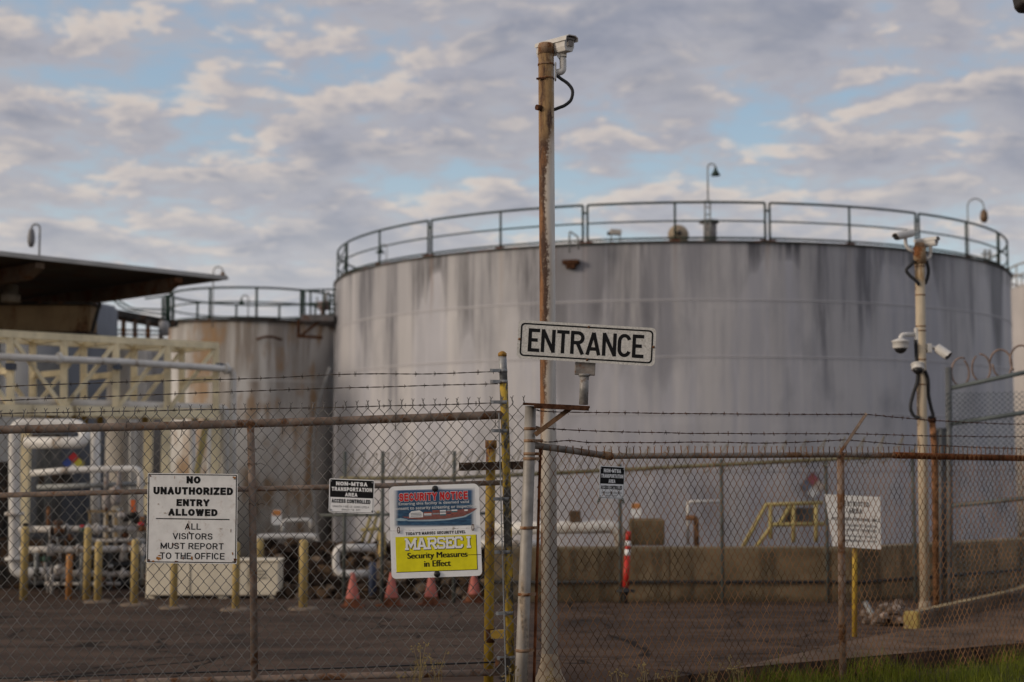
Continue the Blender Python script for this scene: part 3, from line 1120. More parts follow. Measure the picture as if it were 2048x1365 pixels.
# ------------------------------------------------------------------ pale tank beyond it on the right
FC = V((31.5, 70.0, -2.24))
FR = 6.6
fa0 = None
ft = thing('far_storage_tank', 'pale pinkish tank peeking out behind the large tank at the right', 'storage tank', FC)
zf = P(2040, 543, FC.y - FR).z
mb = MB()
mb.lathe([(FR, 0), (FR, zf - FC.z)], FC, n=96)
mb.build('shell', far_tank, ft)
mb = MB()
for hz in (.04, .62, 1.15):
    mb.tube([ring_pt(FC, FR - .1, 2 * pi * j / 72, zf + hz) for j in range(73)], .05, 6, caps=False)
for j in range(24):
    mb.tube([ring_pt(FC, FR - .1, 2 * pi * j / 24, zf), ring_pt(FC, FR - .1, 2 * pi * j / 24, zf + 1.15)], .04, 6)
mb.build('railing', mat('pale_rail', (.36, .34, .32), .6, .1, .1, 4), ft)

# ------------------------------------------------------------------ small rusty tank, left of centre
SCn = V((-9.42, 51.6, -2.24))
SRr = 3.02
zs_top = P(500, 641, SCn.y - SRr).z
st = thing('rusty_tank', 'smaller rust-streaked grey tank between the pipe rack and the large tank', 'storage tank', SCn)
mb = MB()
mb.lathe([(SRr, 0), (SRr, zs_top - SCn.z)], SCn, n=96)
mb.build('shell', mat_tank(SRr, zs_top - SCn.z, [zs_top - SCn.z - 2.05], (4.2, 2.05), (.56, .545, .53), (.18, .13, .09), (.62, .58, .53), rusty=1.15, seed=7.0), st)
mb = MB()
mb.lathe([(SRr - .02, -.02), (SRr + .06, -.02), (SRr + .06, .07), (.3, .35)], V((SCn.x, SCn.y, zs_top)), n=96, sm=False)
mb.build('roof', dark_steel, st)
mb = MB()
zq = zs_top + .06
RHs = 1.08
for hz, rad in ((RHs, .04), (.58, .028), (.06, .03)):
    mb.tube([ring_pt(SCn, SRr - .05, 2 * pi * j / 72, zq + hz) for j in range(73)], rad, 6, caps=False)
sa = [ring_ang(p, SRr - .05, SCn) for p in (417, 507, 601)]
da_ = (sa[2] - sa[0]) / 2
for j in range(int(2 * pi / da_)):
    q = sa[0] + da_ * j
    mb.tube([ring_pt(SCn, SRr - .05, q, zq), ring_pt(SCn, SRr - .05, q, zq + RHs)], .045 if j != 2 else .065, 6)
mb.build('railing', green_rail, st)
mb = MB()
c = P(538, 676, SCn.y - SRr - .02)
mb.tube([c + V((-.42, 0, -.05)), c + V((-.12, -.04, .03)), c + V((.12, -.04, .03)), c + V((.45, 0, -.07))], .045, 8)
mb.build('drip_hood', rust_dk, st)
# platform between the two tanks
pf = thing('tank_platform', 'railed steel platform carrying a pump between the two tanks', 'platform', P(640, 905, 47.6))
mb = MB()
zp = P(640, 634, 47.6).z
mb.box((P(640, 640, 47.6).x, 47.6, zp - .1), (1.12, 1.5, .22))
mb.build('deck', mat('grey_platform', (.16, .155, .16), .7, .1, .2, 3, dirt=(.12, .06, .04), dirt_amt=.3, dirt_scale=3), pf)
mb = MB()
for px in (609, 621, 647, 668):
    mb.tube([V((P(px, 634, 46.9).x, 46.9, zp)), P(px, 580, 46.9)], .035, 6)
for yy in (581, 610):
    mb.tube([P(607, yy, 46.9), P(672, yy - 2, 46.9)], .03, 6)
mb.build('railing', green_rail, pf)
mb = MB()
mb.beam(P(597, 640, 47.0), P(597, 676, 47.0), .1, .1)
mb.beam(P(597, 673, 47.0), P(645, 676, 47.0), .12, .1)
mb.beam(P(602, 672, 47.0), P(642, 640, 47.0), .08, .08)
mb.build('bracket', rust_dk, pf)
pu = thing('platform_pump', 'dull red and grey pump with a tall pipe on the tank platform', 'pump', V((P(645, 634, 47.5).x, 47.5, zp)))
c = P(646, 612, 47.5)
mb = MB()
mb.tube([c + V((-.14, 0, 0)), c + V((.18, 0, 0))], .16, 12)
mb.tube([V((c.x, c.y, zp)), c], .09, 10)
mb.build('body', mat('pump_grey', (.22, .16, .15), .6, 0, .2, 5), pu)
mb = MB()
mb.tube(bend([c + V((.1, 0, .1)), c + V((.1, 0, .38)), c + V((.2, 0, .46))], .06), .05, 8)
mb.build('pipe', pipe_grey, pu)
MB().tube([c + V((-.2, 0, -.1)), c + V((-.2, 0, .3))], .03, 6).build('pipe', pipe_grey, pu)
gooseneck('gooseneck_lamp', 'thin gooseneck lamp standing on the rusty tank behind its railing', PX(496, zs_top, 50.5), P(490, 591, 50.5).z, 14 * m_at(50.5), -1, .12, pipe_grey, lamp_dark)
gooseneck('gooseneck_lamp', 'small dark gooseneck lamp seen through the left railing of the large tank', PX(772, zs_top, 62.0), P(768, 489, 62).z, 13 * m_at(62), -1, .2, pipe_grey, lamp_dark)

# ------------------------------------------------------------------ blue-grey tanks and vessels on the left
B1 = V((P(110, 905, 43).x, 43.0, -2.24))
BR = 118 * m_at(42)
bt = thing('blue_tank', 'tall blue-grey tank rising behind the cream pipe rack', 'storage tank', B1)
zb = P(190, 612, 42).z
mb = MB()
mb.lathe([(BR, 0), (BR, zb - B1.z), (BR - .1, zb - B1.z + .1), (.2, zb - B1.z + .4)], B1, n=72)
mb.build('shell', blue_tank, bt)
mb = MB()
for hz in (3.6, 5.4):
    mb.tube([ring_pt(B1, BR + .005, 2 * pi * j / 60, B1.z + hz) for j in range(61)], .02, 5, caps=False)
mb.build('weld_band', mat('blue_weld', (.12, .135, .16), .6), bt)
mb = MB()
for i in range(14):
    px = 74 + i * 3.6
    mb.tube([PX(px, -.45, 39.6), PX(px, P(0, 720, 39.6).z, 39.6)], .021, 5)
cb = mb.build('conduit_bundle', mat('dark_conduits', (.10, .105, .11), .6, .1, .2, 3), bt)
v = thing('walkway', 'dark railed walkway bridging from the blue tank to the rusty tank', 'walkway', P(280, 905, 46))
mb = MB()
mb.beam(P(222, 628, 45), P(342, 650, 46.5), .9, .20)
mb.build('deck', dark_steel, v)
mb = MB()
for yy in (604, 588):
    pass
mb.tube(bend([P(226, 600, 45), P(250, 620, 45), P(334, 630, 46)], .2), .03, 6)
mb.tube(bend([P(238, 602, 45), P(264, 618, 45), P(334, 620, 46)], .2), .03, 6)
for px, y0, y1 in ((226, 612, 628), (326, 596, 650), (333, 590, 655), (338, 590, 655)):
    mb.tube([P(px, y0, 45.5), P(px, y1, 45.5)], .05, 6)
mb.tube([P(290, 598, 45.5), P(334, 592, 45.5)], .03, 6)
mb.build('railing', green_rail, v)
mb = MB()
for px in (228, 247, 270, 296, 322):
    mb.beam(P(px, 640, 45.2), P(px, 700, 45.2), .12, .12)
for yy in (660, 668, 676, 684):
    mb.tube([P(224, yy, 45.1), P(335, yy + 3, 46)], .035, 6)
mb.build('support_frame', mat('walkway_frame', (.13, .12, .11), .7, .1, .3, 3, dirt=RUST, dirt_amt=.4, dirt_scale=3), v)
mb = MB()
mb.lathe([(.16, -.25), (.16, .12), (.1, .2)], P(328, 655, 44.6), n=14)
mb.build('lamp_housing', mat('grey_casting', (.3, .3, .31), .5), v)

c9 = V((P(306, 905, 58).x, 58.0, -2.24))
gt = thing('grey_tank', 'plain grey tank half hidden between the blue tank and the rusty tank', 'storage tank', c9)
mb = MB()
gr_ = 74 * m_at(58)
zg_ = P(306, 708, 58 - gr_).z - c9.z
mb.lathe([(gr_, 0), (gr_, zg_), (gr_ * .96, zg_ + .08), (.2, zg_ + .35)], c9, n=64)
mb.build('shell', mat('grey_blue_shell', (.23, .235, .25), .6, 0, .1, .6, dirt=(.16, .16, .17), dirt_amt=.35, dirt_scale=1.0, streak=.1), gt)
c0 = V((P(250, 905, 33).x, 33.0, -2.24))
ve = thing('cream_vessel', 'upright cream vessel standing under the pipe rack', 'vessel', c0)
mb = MB()
vr = 38 * m_at(33)
zv = P(250, 708, 33).z - c0.z
mb.lathe([(vr, 0), (vr, zv), (vr * .8, zv + .16), (vr * .3, zv + .25)], c0, n=40)
mb.build('shell', mat('cream_grey_shell', (.50, .46, .41), .6, 0, .08, 1, dirt=(.34, .29, .24), dirt_amt=.3, dirt_scale=2, streak=.1), ve)
mb = MB()
mb.tube([PX(262, -.47, 32.2), PX(262, c0.z + zv, 32.2)], .045, 8)
mb.tube([PX(269, -.47, 32.2), PX(269, c0.z + zv, 32.2)], .03, 8)
mb.build('standpipe', white_p, ve)

# ------------------------------------------------------------------ canopy at the left
ZC = 3.55 + H
def roof_pt(px, py, dz=0.0):
    d = ray(px, py)
    t = (ZC + dz - H) / d.z
    return V((d.x * t, d.y * t, ZC + dz))
cA, cB = roof_pt(-60, 508), roof_pt(447, 562)
dirE = (cB - cA).normalized()
dirS = V((-dirE.y, dirE.x, 0))
far = cB + dirS * 9.0
ca = thing('canopy', 'flat grey roofed canopy with dark beams reaching in from the left', 'canopy', V((cA.x - 4, cA.y + 2, -.4)))
cA2 = cA - dirE * 7
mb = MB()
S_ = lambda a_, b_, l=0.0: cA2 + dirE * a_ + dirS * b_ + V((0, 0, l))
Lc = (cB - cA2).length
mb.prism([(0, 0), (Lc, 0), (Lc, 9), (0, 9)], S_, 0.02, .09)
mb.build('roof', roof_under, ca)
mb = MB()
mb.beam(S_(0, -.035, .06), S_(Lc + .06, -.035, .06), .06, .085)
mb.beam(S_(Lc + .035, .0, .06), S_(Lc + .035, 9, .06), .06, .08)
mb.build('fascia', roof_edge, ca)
for off in (1.05, 4.1, 7.2):
    mb = MB()
    a0 = Lc - off
    # tapered joist under the deck, its nose at the front edge
    o = [(0.05, -.02), (.05, -.12), (.5, -.30), (9, -.34), (9, -.02)]
    vs = []
    for w_ in (-.09, .09):
        for (b_, l) in o:
            vs.append(S_(a0 + w_, b_, l))
    k = len(o)
    mb.add(vs, [tuple(range(k))[::-1], tuple(range(k, 2 * k))] + [(i, (i + 1) % k, k + (i + 1) % k, k + i) for i in range(k)])
    mb.build('joist', mat('brown_joist', (.15, .105, .075), .75, 0, .2, 2, dirt=(.13, .06, .03), dirt_amt=.4, dirt_scale=2.5), ca)
mb = MB()
mb.box((P(60, 640, 29.5).x, 29.8, P(60, 637, 29.5).z), (240 * m_at(29.5), .5, 54 * m_at(29.5)))
mb.build('girder', tan_steel, ca, bevel=.02)
mb = MB()
mb.box((P(60, 669, 29.5).x, 29.72, P(60, 668, 29.5).z), (250 * m_at(29.5), .8, .05))
mb.box((P(60, 669, 29.5).x, 29.72, P(60, 608, 29.5).z), (250 * m_at(29.5), .8, .05))
mb.beam(P(184, 664, 29.3), P(200, 606, 29.3), .06, .06)
mb.build('girder_flange', dark_steel, ca)
mb = MB()
mb.lathe([(.19, -.16), (.19, 0), (.14, .02), (.14, .2)], P(22, 590, 29.0), n=18)
mb.build('lamp_housing', mat('beige_lamp', (.34, .29, .23), .6), ca)
mb = MB()
mb.box((PX(-30, 2, 29.9).x, 29.9, 1.9), (.4, .4, 4.7))
mb.build('column', dark_steel, ca)
gooseneck('gooseneck_lamp', 'gooseneck lamp with a bulb rising above the canopy roof edge', PX(77, ZC + .1, 31), P(68, 449, 31).z, 17 * m_at(31), -1, .13, pipe_grey, mat('grey_lamp', (.2, .2, .21), .5), lamp='bulb')
gooseneck('gooseneck_lamp', 'gooseneck lamp at the pointed tip of the canopy', PX(425, zs_top - .4, 47), P(433, 534, 47).z, 19 * m_at(47), 1, .2, pipe_grey, lamp_brown)

# ------------------------------------------------------------------ cream pipe rack
rk = thing('pipe_rack', 'cream steel lattice pipe rack running under the canopy', 'pipe rack', V((-6.5, 25.5, -.475)))
RL, RRt = 23.3, 26.0
def rk_Y(px):
    # straight line in plan between (0, RL) and (432, RRt)
    x0, y0 = -1024 / F * RL, RL
    x1, y1 = (432 - 1024) / F * RRt, RRt
    kx = (px - CX) / F
    t = (x0 - kx * y0) / (kx * (y1 - y0) - (x1 - x0))
    return y0 + (y1 - y0) * t
zt_, zb_ = P(432, 692, RRt).z, P(432, 828, RRt).z
p_dir = V((-.671, .741, 0))
def rkp(px, z, back=0.0):
    Y = rk_Y(px)
    return PX(px, z, Y) + p_dir * 1.25 * back
posts = [-190, -85, 21, 128, 232, 335, 432]
for bk in (0, 1):
    MB().beam(rkp(-190, zt_, bk), rkp(435, zt_, bk), .11, .12).build('chord', cream, rk)
    MB().beam(rkp(-190, zb_, bk), rkp(435, zb_, bk), .11, .17).build('chord', cream, rk)
    for px in posts:
        MB().beam(rkp(px, zb_ + .085, bk), rkp(px, zt_ - .06, bk), .105, .105, up=(0, 1, 0)).build('upright', cream, rk)
    for i in range(len(posts) - 1):
        mb = MB()
        a_, b_ = posts[i] + 6, posts[i + 1] - 6
        if posts[i] < 100:
            mb.beam(rkp(a_, zt_ - .1, bk), rkp(b_, zb_ + .1, bk), .06, .06)
        else:
            mb.beam(rkp(a_, zb_ + .1, bk), rkp(b_, zt_ - .1, bk), .06, .06)
        mb.build('diagonal', cream, rk)
for px in posts:
    for z in (zt_ - .01, zb_ - .02, (zt_ + zb_) / 2 + .02):
        MB().beam(rkp(px, z, 0) + p_dir * .06, rkp(px, z, 1) - p_dir * .06, .09, .10).build('cross_beam', cream, rk)
for i in range(len(posts) - 1):
    MB().beam(rkp(posts[i] + 8, zt_ + .01, 0) + p_dir * .08, rkp(posts[i + 1] - 8, zt_ + .01, 1) - p_dir * .08, .06, .05).build('plan_brace', cream, rk)
for px, bk in ((116, 1), (333, 0), (432, 0), (365, 1), (-100, 0)):
    q = rkp(px, zb_ - .1, bk)
    MB().beam(q, V((q.x, q.y, -2.2)), .14, .14, up=(0, 1, 0)).build('column', cream, rk)
mb = MB()
a_, b_ = rkp(414, zb_ - .1, 0), rkp(362, -.2, 0)
mb.beam(a_, b_, .08, .08)
mb.build('knee_brace', yel_rail, rk)
mb = MB()
for px, in ((22,), (235,), (440,)):
    q = P(px, 730, rk_Y(px) - .14)
    MB().box(q + V((0, 0, -.03)), (.12, .2, .11)).build('pipe_saddle', mat('slate_saddle', (.09, .11, .15), .6), rk)
for px in (98, 113, 150, 170, 200, 290, 390):
    Yq = rk_Y(px)
    q = P(px, 833, Yq + .5)
    MB().lathe([(.05, -.14), (.06, 0), (.04, .06)], q, n=10).build('hanger', mat('amber_hanger', (.30, .20, .06), .7), rk)

# pipes on the rack
def pipe(name, label, pts, r, m=None, n=12, bendr=None, group=None, flanges=(), cat='pipe', fm=None):
    base = V(pts[0])
    t_ = thing(name, label, cat, base, group)
    mb = MB()
    mb.tube(bend(pts, bendr if bendr is not None else r * 2.4), r, n)
    mb.build('pipe_run', m or white_p, t_)
    if flanges:
        mb = MB()
        for (c_, ax) in flanges:
            mb.tube([V(c_) - V(ax).normalized() * .025, V(c_) + V(ax).normalized() * .025], r * 1.65, n)
        mb.build('flange', fm or m or white_p, t_)
    return t_


GP = 'white pipes of the loading area'
yA = rk_Y(470) - .25
pipe('white_pipe', 'long white pipe along the middle of the pipe rack turning down at its end',
     [P(-100, 710, rk_Y(-100) - .2), P(240, 724, rk_Y(240) - .2), P(466, 739, yA), P(466, 1110, yA)], .062, group=GP,
     flanges=[(P(118, 717, rk_Y(118) - .2), (.74, .67, 0)), (P(452, 738, yA - .1), (.74, .67, 0))])
yB = rk_Y(447) - .02
pipe('white_pipe', 'white pipe lying on the bottom chord of the pipe rack with an elbow down',
     [P(-100, 799, rk_Y(-100) + .25), P(436, 818, rk_Y(436) + .2), P(450, 820, yB + .2), P(450, 1140, yB + .2)], .085, group=GP, bendr=.25)
pipe('white_pipe', 'slim white standpipe just left of the rack end column', [P(385, 840, 27.5), P(385, 1100, 27.5)], .06, group=GP)
pipe('white_pipe', 'slim white standpipe beside the yellow knee brace of the rack', [P(419, 840, 28.5), P(419, 1100, 28.5)], .06, group=GP)
pipe('white_pipe', 'thick white pipe doubling back in a U below the rack at the far left',
     [P(50, 886, 21.6), P(165, 886, 21.6), P(171, 868, 21.75), P(160, 850, 21.9), P(29, 849, 21.9), P(29, 1146, 21.9), P(130, 1147, 21.9)], .088, group=GP, bendr=.14,
     flanges=[(P(29, 1028, 21.9), (0, 0, 1)), (P(29, 1118, 21.9), (0, 0, 1))])
pipe('white_pipe', 'white standpipe right of the hazard diamond', [P(191, 850, 22.4), P(191, 1062, 22.4)], .075, group=GP)
pipe('white_pipe', 'thin white pipe running level under the hazard diamond and turning down',
     [P(62, 947, 21.5), P(150, 940, 21.5), P(281, 938, 21.5), P(281, 1075, 21.5)], .05, group=GP)
pipe('white_pipe', 'grey thin pipe level below the hazard diamond', [P(75, 975, 21.8), P(290, 968, 21.8)], .04, m=pipe_grey, group=GP)
pipe('white_pipe', 'white pipe behind the brown bank forming a low goalpost', [P(513, 1115, 24.0), P(513, 1074, 24.0), P(634, 1073, 24.0), P(634, 1110, 24.0)], .05, group=GP, bendr=.1)
pipe('white_pipe', 'thin white pipe frame in front of the rusty tank foot', [P(566, 1064, 25.0), P(566, 1042, 25.0), P(622, 1040, 25.0), P(622, 1062, 25.0)], .035, group=GP)
pipe('white_pipe', 'white pipe loop on the bank behind the first cone', [P(752, 1096, 21.0), P(672, 1096, 21.0), P(672, 1148, 21.0), P(738, 1148, 21.0)], .055, group=GP, bendr=.12)
pipe('white_pipe', 'fat white pipe lying on the concrete dike with an elbow at its end',
     [P(985, 1058, 21.4), P(1225, 1054, 21.4), P(1240, 1062, 21.4), P(1243, 1100, 21.4)], .095, group=GP, bendr=.16)
pipe('white_pipe', 'white pipe low on the dike behind the yellow gate posts', [P(960, 1088, 20.9), P(1085, 1088, 20.9)], .055, group=GP)
pipe('white_pipe', 'thin white pipe frame on the dike behind the fence post', [P(1376, 1090, 21.6), P(1376, 1004, 21.6), P(1440, 1003, 21.6)], .025, group=GP)
pipe('brown_pipe', 'short brown pipe hoop on the dike', [P(1372, 1036, 21.2), P(1392, 1036, 21.2), P(1393, 1098, 21.2)], .04, m=rust_m, bendr=.05)
pipe('white_hose', 'pale hose curving down between the rusty tank and the large tank',
     [P(660, 735, 34), P(637, 800, 34), P(625, 880, 34), P(624, 960, 34), P(632, 1060, 34), P(638, 1105, 34)], .036, m=mat('pale_hose', (.30, .285, .27), .7), bendr=.6, cat='hose')

# manifold of small pipes and valves, far left
man_white = mat('dirty_white_valve', (.50, .48, .46), .5, 0, .15, 8, dirt=(.2, .15, .11), dirt_amt=.3, dirt_scale=9)
mf = thing('pipe_manifold', 'crowded manifold of white pipes and valves behind the bollards', 'pipe manifold', P(170, 1190, 21.0))
random.seed(3)
for (x0, x1, yy, Y, r) in ((38, 292, 1059, 21.2, .05), (40, 288, 1100, 21.0, .05), (140, 262, 1147, 21.3, .045), (90, 240, 1168, 21.5, .026), (180, 290, 1082, 21.7, .03)):
    mb = MB()
    mb.tube([P(x0, yy, Y), P(x1, yy + random.uniform(-2, 2), Y)], r, 10)
    for k in range(5):
        px = x0 + (x1 - x0) * random.random()
        mb.tube([P(px - 2, yy, Y), P(px + 2, yy, Y)], r * 1.8, 10)
    mb.build('header_pipe', man_white, mf)
vals = [(52, 1060), (117, 1063), (117, 1100), (117, 1140), (140, 1078), (165, 1060), (205, 1115), (222, 1060), (222, 1140), (250, 1070), (262, 1098), (283, 1058), (90, 1118), (176, 1146), (240, 1030), (75, 1150), (205, 1165), (268, 1160)]
for i, (px, py) in enumerate(vals):
    Y = 20.9 + random.uniform(-.1, .2)
    c = P(px, py, Y)
    r = random.uniform(.026, .045) if i not in (1, 3) else .075
    mb = MB()
    mb.lathe([(r * .3, -r * 1.1), (r * .9, -r * .7), (r, 0), (r * .8, r * .7), (r * .35, r), (r * .3, r * 1.6)], c, n=14)
    mb.tube([c + V((-r * 1.4, 0, 0)), c + V((-r * 1.2, 0, 0))], r * .95, 12)
    mb.tube([c + V((r * 1.2, 0, 0)), c + V((r * 1.4, 0, 0))], r * .95, 12)
    mm = [man_white, dark_steel, rust_dk, man_white, rust_m, grn_pipe, dark_steel][i % 7]
    vl = mb.build('valve', mm, mf)
    mb = MB()
    hc = c + V((0, -.02, r * 1.7))
    pts = [hc + V((cos(t_) * r * .9, sin(t_) * r * .9 * .5, sin(t_) * r * .35)) for t_ in [2 * pi * j / 14 for j in range(15)]]
    mb.tube(pts, .012, 5, caps=False)
    mb.tube([pts[0], pts[7]], .01, 5)
    mb.tube([pts[3], pts[10]], .01, 5)
    mb.build('handwheel', [dark_steel, dark_steel, pipe_grey, dark_steel, rust_m, haz_red][i % 6], vl)
for i in range(28):
    px = random.uniform(40, 292)
    y0 = random.choice((1059, 1082, 1100, 1122, 1147))
    y1 = y0 + random.choice((-46, -25, 30, 50, 70))
    Y = 21.3 + random.uniform(-.3, .5)
    mb = MB()
    mb.tube([P(px, y0, Y), P(px + random.choice((0, 0, 0, 6)), min(y1, 1190), Y)], random.choice((.012, .018, .028, .035)), 7)
    mb.build('riser', random.choice([man_white, man_white, pipe_grey, dark_steel, rust_m, dark_steel]), mf)
mb = MB()
for px, py, Y in ((232, 990, 21.4), (214, 1000, 21.5)):
    c = P(px, py, Y)
    mb.lathe([(.05, -.16), (.075, -.09), (.075, .08), (.03, .14)], c, n=14)
mb.tube([P(213, 940, 21.5), P(213, 985, 21.5)], .04, 8)
mb.tube([P(238, 940, 21.5), P(238, 985, 21.5)], .04, 8)
mb.build('filter_pot', mat('grey_filter', (.30, .28, .27), .6, 0, .2, 6, dirt=RUST, dirt_amt=.3, dirt_scale=6), mf)
mb = MB()
mb.beam(P(266, 1000, 21.0), P(267, 1024, 21.0), .06, .06)
mb.build('valve_lever', mat('orange_lever', (.55, .12, .03), .5), mf)
mb = MB()
for px, py in ((268, 1030), (252, 1036), (274, 1040)):
    mb.lathe([(.03, -.06), (.07, -.03), (.07, .03), (.03, .06)], P(px, py, 21.2), n=12)
mb.build('actuator', dark_steel, mf)

# black boxes and frames that fill the dark area behind the manifold
sk = thing('dark_boxes', 'low black boxes and frames behind the manifold', 'equipment skid', P(120, 1185, 22.6))
mb = MB()
mb.box((P(128, 1150, 22.8).x, 22.9, -.1), (2.45, .8, .74))
mb.box((P(100, 880, 22.9).x, 22.9, P(100, 880, 22.9).z), (.44, .5, .16))
mb.box((P(112, 958, 22.9).x, 22.9, P(112, 958, 22.9).z), (.40, .5, .20))
mb.box((P(8, 1000, 22.9).x, 22.9, .55), (.26, .6, 1.9))
mb.build('housing', mat('near_black_boxes', (.016, .015, .015), .7, 0, .4, 4, dirt=(.06, .035, .02), dirt_amt=.35, dirt_scale=4), sk, bevel=.02)
mb = MB()
for px in (93, 99, 156, 162, 220, 284, 290):
    mb.beam(P(px, 890 if px < 100 else 1030, 22.3), P(px, 1188, 22.3), .05, .06, up=(0, 1, 0))
for yy in (1128, 1165):
    mb.beam(P(40, yy, 22.4), P(292, yy, 22.4), .06, .05)
mb.build('frame', mat('slate_frame', (.05, .055, .06), .6, .1, .2, 5), sk)
mb = MB()
for px in (180, 214, 232):
    mb.beam(P(px, 1022, 22.2), P(px, 1100, 22.2), .035, .05, up=(0, 1, 0))
mb.beam(P(175, 1023, 22.2), P(248, 1023, 22.2), .05, .04)
mb.build('tan_frame', mat('tan_angle', (.33, .24, .13), .7), sk)
# hazard diamonds
def diamond(name, label, c, s_, Y, cols, tilt=0.0):
    t_ = thing(name, label, 'hazard sign', c)
    S = lambda a_, b_, l=0.0: V(c) + V((a_, -l, b_))
    mb = MB()
    mb.prism([(-s_ * 1.03, 0), (0, -s_ * 1.03), (s_ * 1.03, 0), (0, s_ * 1.03)], S, -.006, 0, 4)
    h_ = s_ / 2
    for i, (dx, dz) in enumerate(((0, h_), (-h_, 0), (h_, 0), (0, -h_))):
        mb.prism([(dx - h_ * .96, dz), (dx, dz - h_ * .96), (dx + h_ * .96, dz), (dx, dz + h_ * .96)], S, 0, .002, i, back=False)
    mb.build('panel', cols + [ink], t_)
    return t_
diamond('hazard_diamond', 'red, blue and yellow hazard diamond among the white pipes at the left', P(147, 927, 22.0), 23 * m_at(22), 22.0, [haz_red, haz_blue, haz_yel, sign_white])
d2 = diamond('hazard_diamond', 'faded hazard diamond on the shell of the large tank', ring_pt(TC, TR_ + .03, ring_ang(1622, TR_, TC), P(1622, 970, 40).z), 26 * m_at(40), 40, [mat('faded_red', (.33, .10, .12), .6), mat('faded_blue', (.17, .19, .25), .6), mat('faded_yellow', (.5, .42, .36), .6), sign_white])
d2.rotation_euler = (0, 0, ring_ang(1622, TR_, TC))
for px, py, Y, lb in ((553, 1034, 24.0, 'small orange and white tag sign near the rusty tank'), (1272, 1020, 21.8, 'small orange and white tag sign above the delineator')):
    c = P(px, py, Y)
    t_ = thing('tag_sign', lb, 'sign', c)
    S = lambda a_, b_, l=0.0, c=c: c + V((a_, -l, b_))
    k = m_at(Y)
    mb = MB()
    mb.prism(rrect(-10 * k, -16 * k, 10 * k, 14 * k, 5 * k), S, -.006, 0, 0)
    mb.prism(rrect(-9 * k, 2 * k, 9 * k, 13 * k, 4 * k), S, 0, .002, 1, back=False)
    mb.build('panel', [sign_clean, mat('tag_orange', (.60, .25, .08), .5)], t_)
    mb = MB()
    q = P(px, py, Y)
    mb.tube([V((c.x, c.y + .015, c.z)), V((c.x, c.y + .015, .25))], .012, 6)
    mb.build('stake', pipe_grey, t_)

# ------------------------------------------------------------------ concrete dike, bank and what stands by it
dk = thing('dike_wall', 'long low tan concrete dike wall in front of the large tank', 'wall', V((8, 21.0, -.475)))
mb = MB()
zd = P(1400, 1096, 20.5).z
plan = [V((P(984, 905, 20.5).x, 20.5, 0)), V((P(1720, 905, 20.5).x, 20.5, 0)), V((P(2048, 905, 22.6).x, 22.6, 0)), V((P(2048, 905, 22.6).x + 9, 24.5, 0))]
segs = []
for i in range(3):
    for k in range(12):
        segs.append(plan[i].lerp(plan[i + 1], k / 12))
segs.append(plan[-1])
vs = []
for q in segs:
    wob = mnoise.noise(q * .8) * .012
    for dy, z in ((0, -.5), (wob, zd), (.35 + wob, zd), (.35, -.5)):
        vs.append(V((q.x, q.y + dy, z)))
k = len(segs)
mb.add(vs, [(i * 4 + j, (i + 1) * 4 + j, (i + 1) * 4 + j + 1, i * 4 + j + 1) for i in range(k - 1) for j in range(3)] + [(0, 1, 2, 3), ((k - 1) * 4 + 3, (k - 1) * 4 + 2, (k - 1) * 4 + 1, (k - 1) * 4)])
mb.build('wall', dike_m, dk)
cb = MB()
zc = P(1400, 1165, 20.4).z
cpath = [plan[0] + V((0, -.04, zc)), plan[1] + V((0, -.04, zc)), plan[2] + V((0, -.04, zc - .0)), plan[3] + V((0, -.04, zc))]
cb.tube(cpath, .022, 7)
cab = cb.build('wall_pipe', black_rub, None, at=cpath[0])
tag(cab, 'black pipe running level along the face of the dike wall', 'pipe')
t_ = thing('concrete_block', 'tan concrete block standing on the dike beside the red delineator', 'block', P(1297, 1098, 20.9))
mb = MB()
a_, b_ = P(1264, 1100, 20.95), P(1330, 1040, 20.95)
mb.box(((a_.x + b_.x) / 2, 21.25, (zd + b_.z) / 2), (b_.x - a_.x, .5, b_.z - zd))
mb.build('block', dike_m, t_, bevel=.02)
t_ = thing('junction_box', 'small brown box sitting on the fat white pipe', 'box', P(1150, 1045, 21.4))
mb = MB()
mb.box(P(1150, 1033, 21.4), (22 * m_at(21.4), .14, 22 * m_at(21.4)))
mb.build('case', mat('brown_case', (.12, .08, .05), .7), t_, bevel=.01)
mb = MB()
mb.tube([P(1150, 1044, 21.4), P(1150, 1052, 21.4)], .03, 8)
mb.build('stem', pipe_grey, t_)
# brown rocky bank left of the dike
random.seed(11)
mb = MB()
for i in range(520):
    px = random.uniform(536, 985)
    u = random.random()
    Y = 20.9 + u * 1.5
    z = -.50 + u * .70 + random.uniform(-.03, .06)
    c = PX(px, z, Y)
    r = random.uniform(.04, .13)
    vs, fs = [], []
    n1_, n2_ = 6, 4
    sc_ = V((random.uniform(.7, 1.4), random.uniform(.7, 1.3), random.uniform(.6, 1.1)))
    for a_ in range(n2_ + 1):
        for b_ in range(n1_):
            th, ph = pi * a_ / n2_, 2 * pi * b_ / n1_
            rr_ = r * random.uniform(.7, 1.15)
            vs.append(c + V((sin(th) * cos(ph) * rr_ * sc_.x, sin(th) * sin(ph) * rr_ * sc_.y, cos(th) * rr_ * sc_.z)))
    for a_ in range(n2_):
        for b_ in range(n1_):
            b2 = (b_ + 1) % n1_
            fs.append((a_ * n1_ + b_, a_ * n1_ + b2, (a_ + 1) * n1_ + b2, (a_ + 1) * n1_ + b_))
    mb.add(vs, fs, random.choice((0, 0, 0, 1, 2)))
vs = [PX(530, -.48, 21.0), PX(985, -.48, 21.0), PX(985, .12, 22.6), PX(530, .12, 22.6)]
mb.add(vs, [(0, 1, 2, 3)], 0)
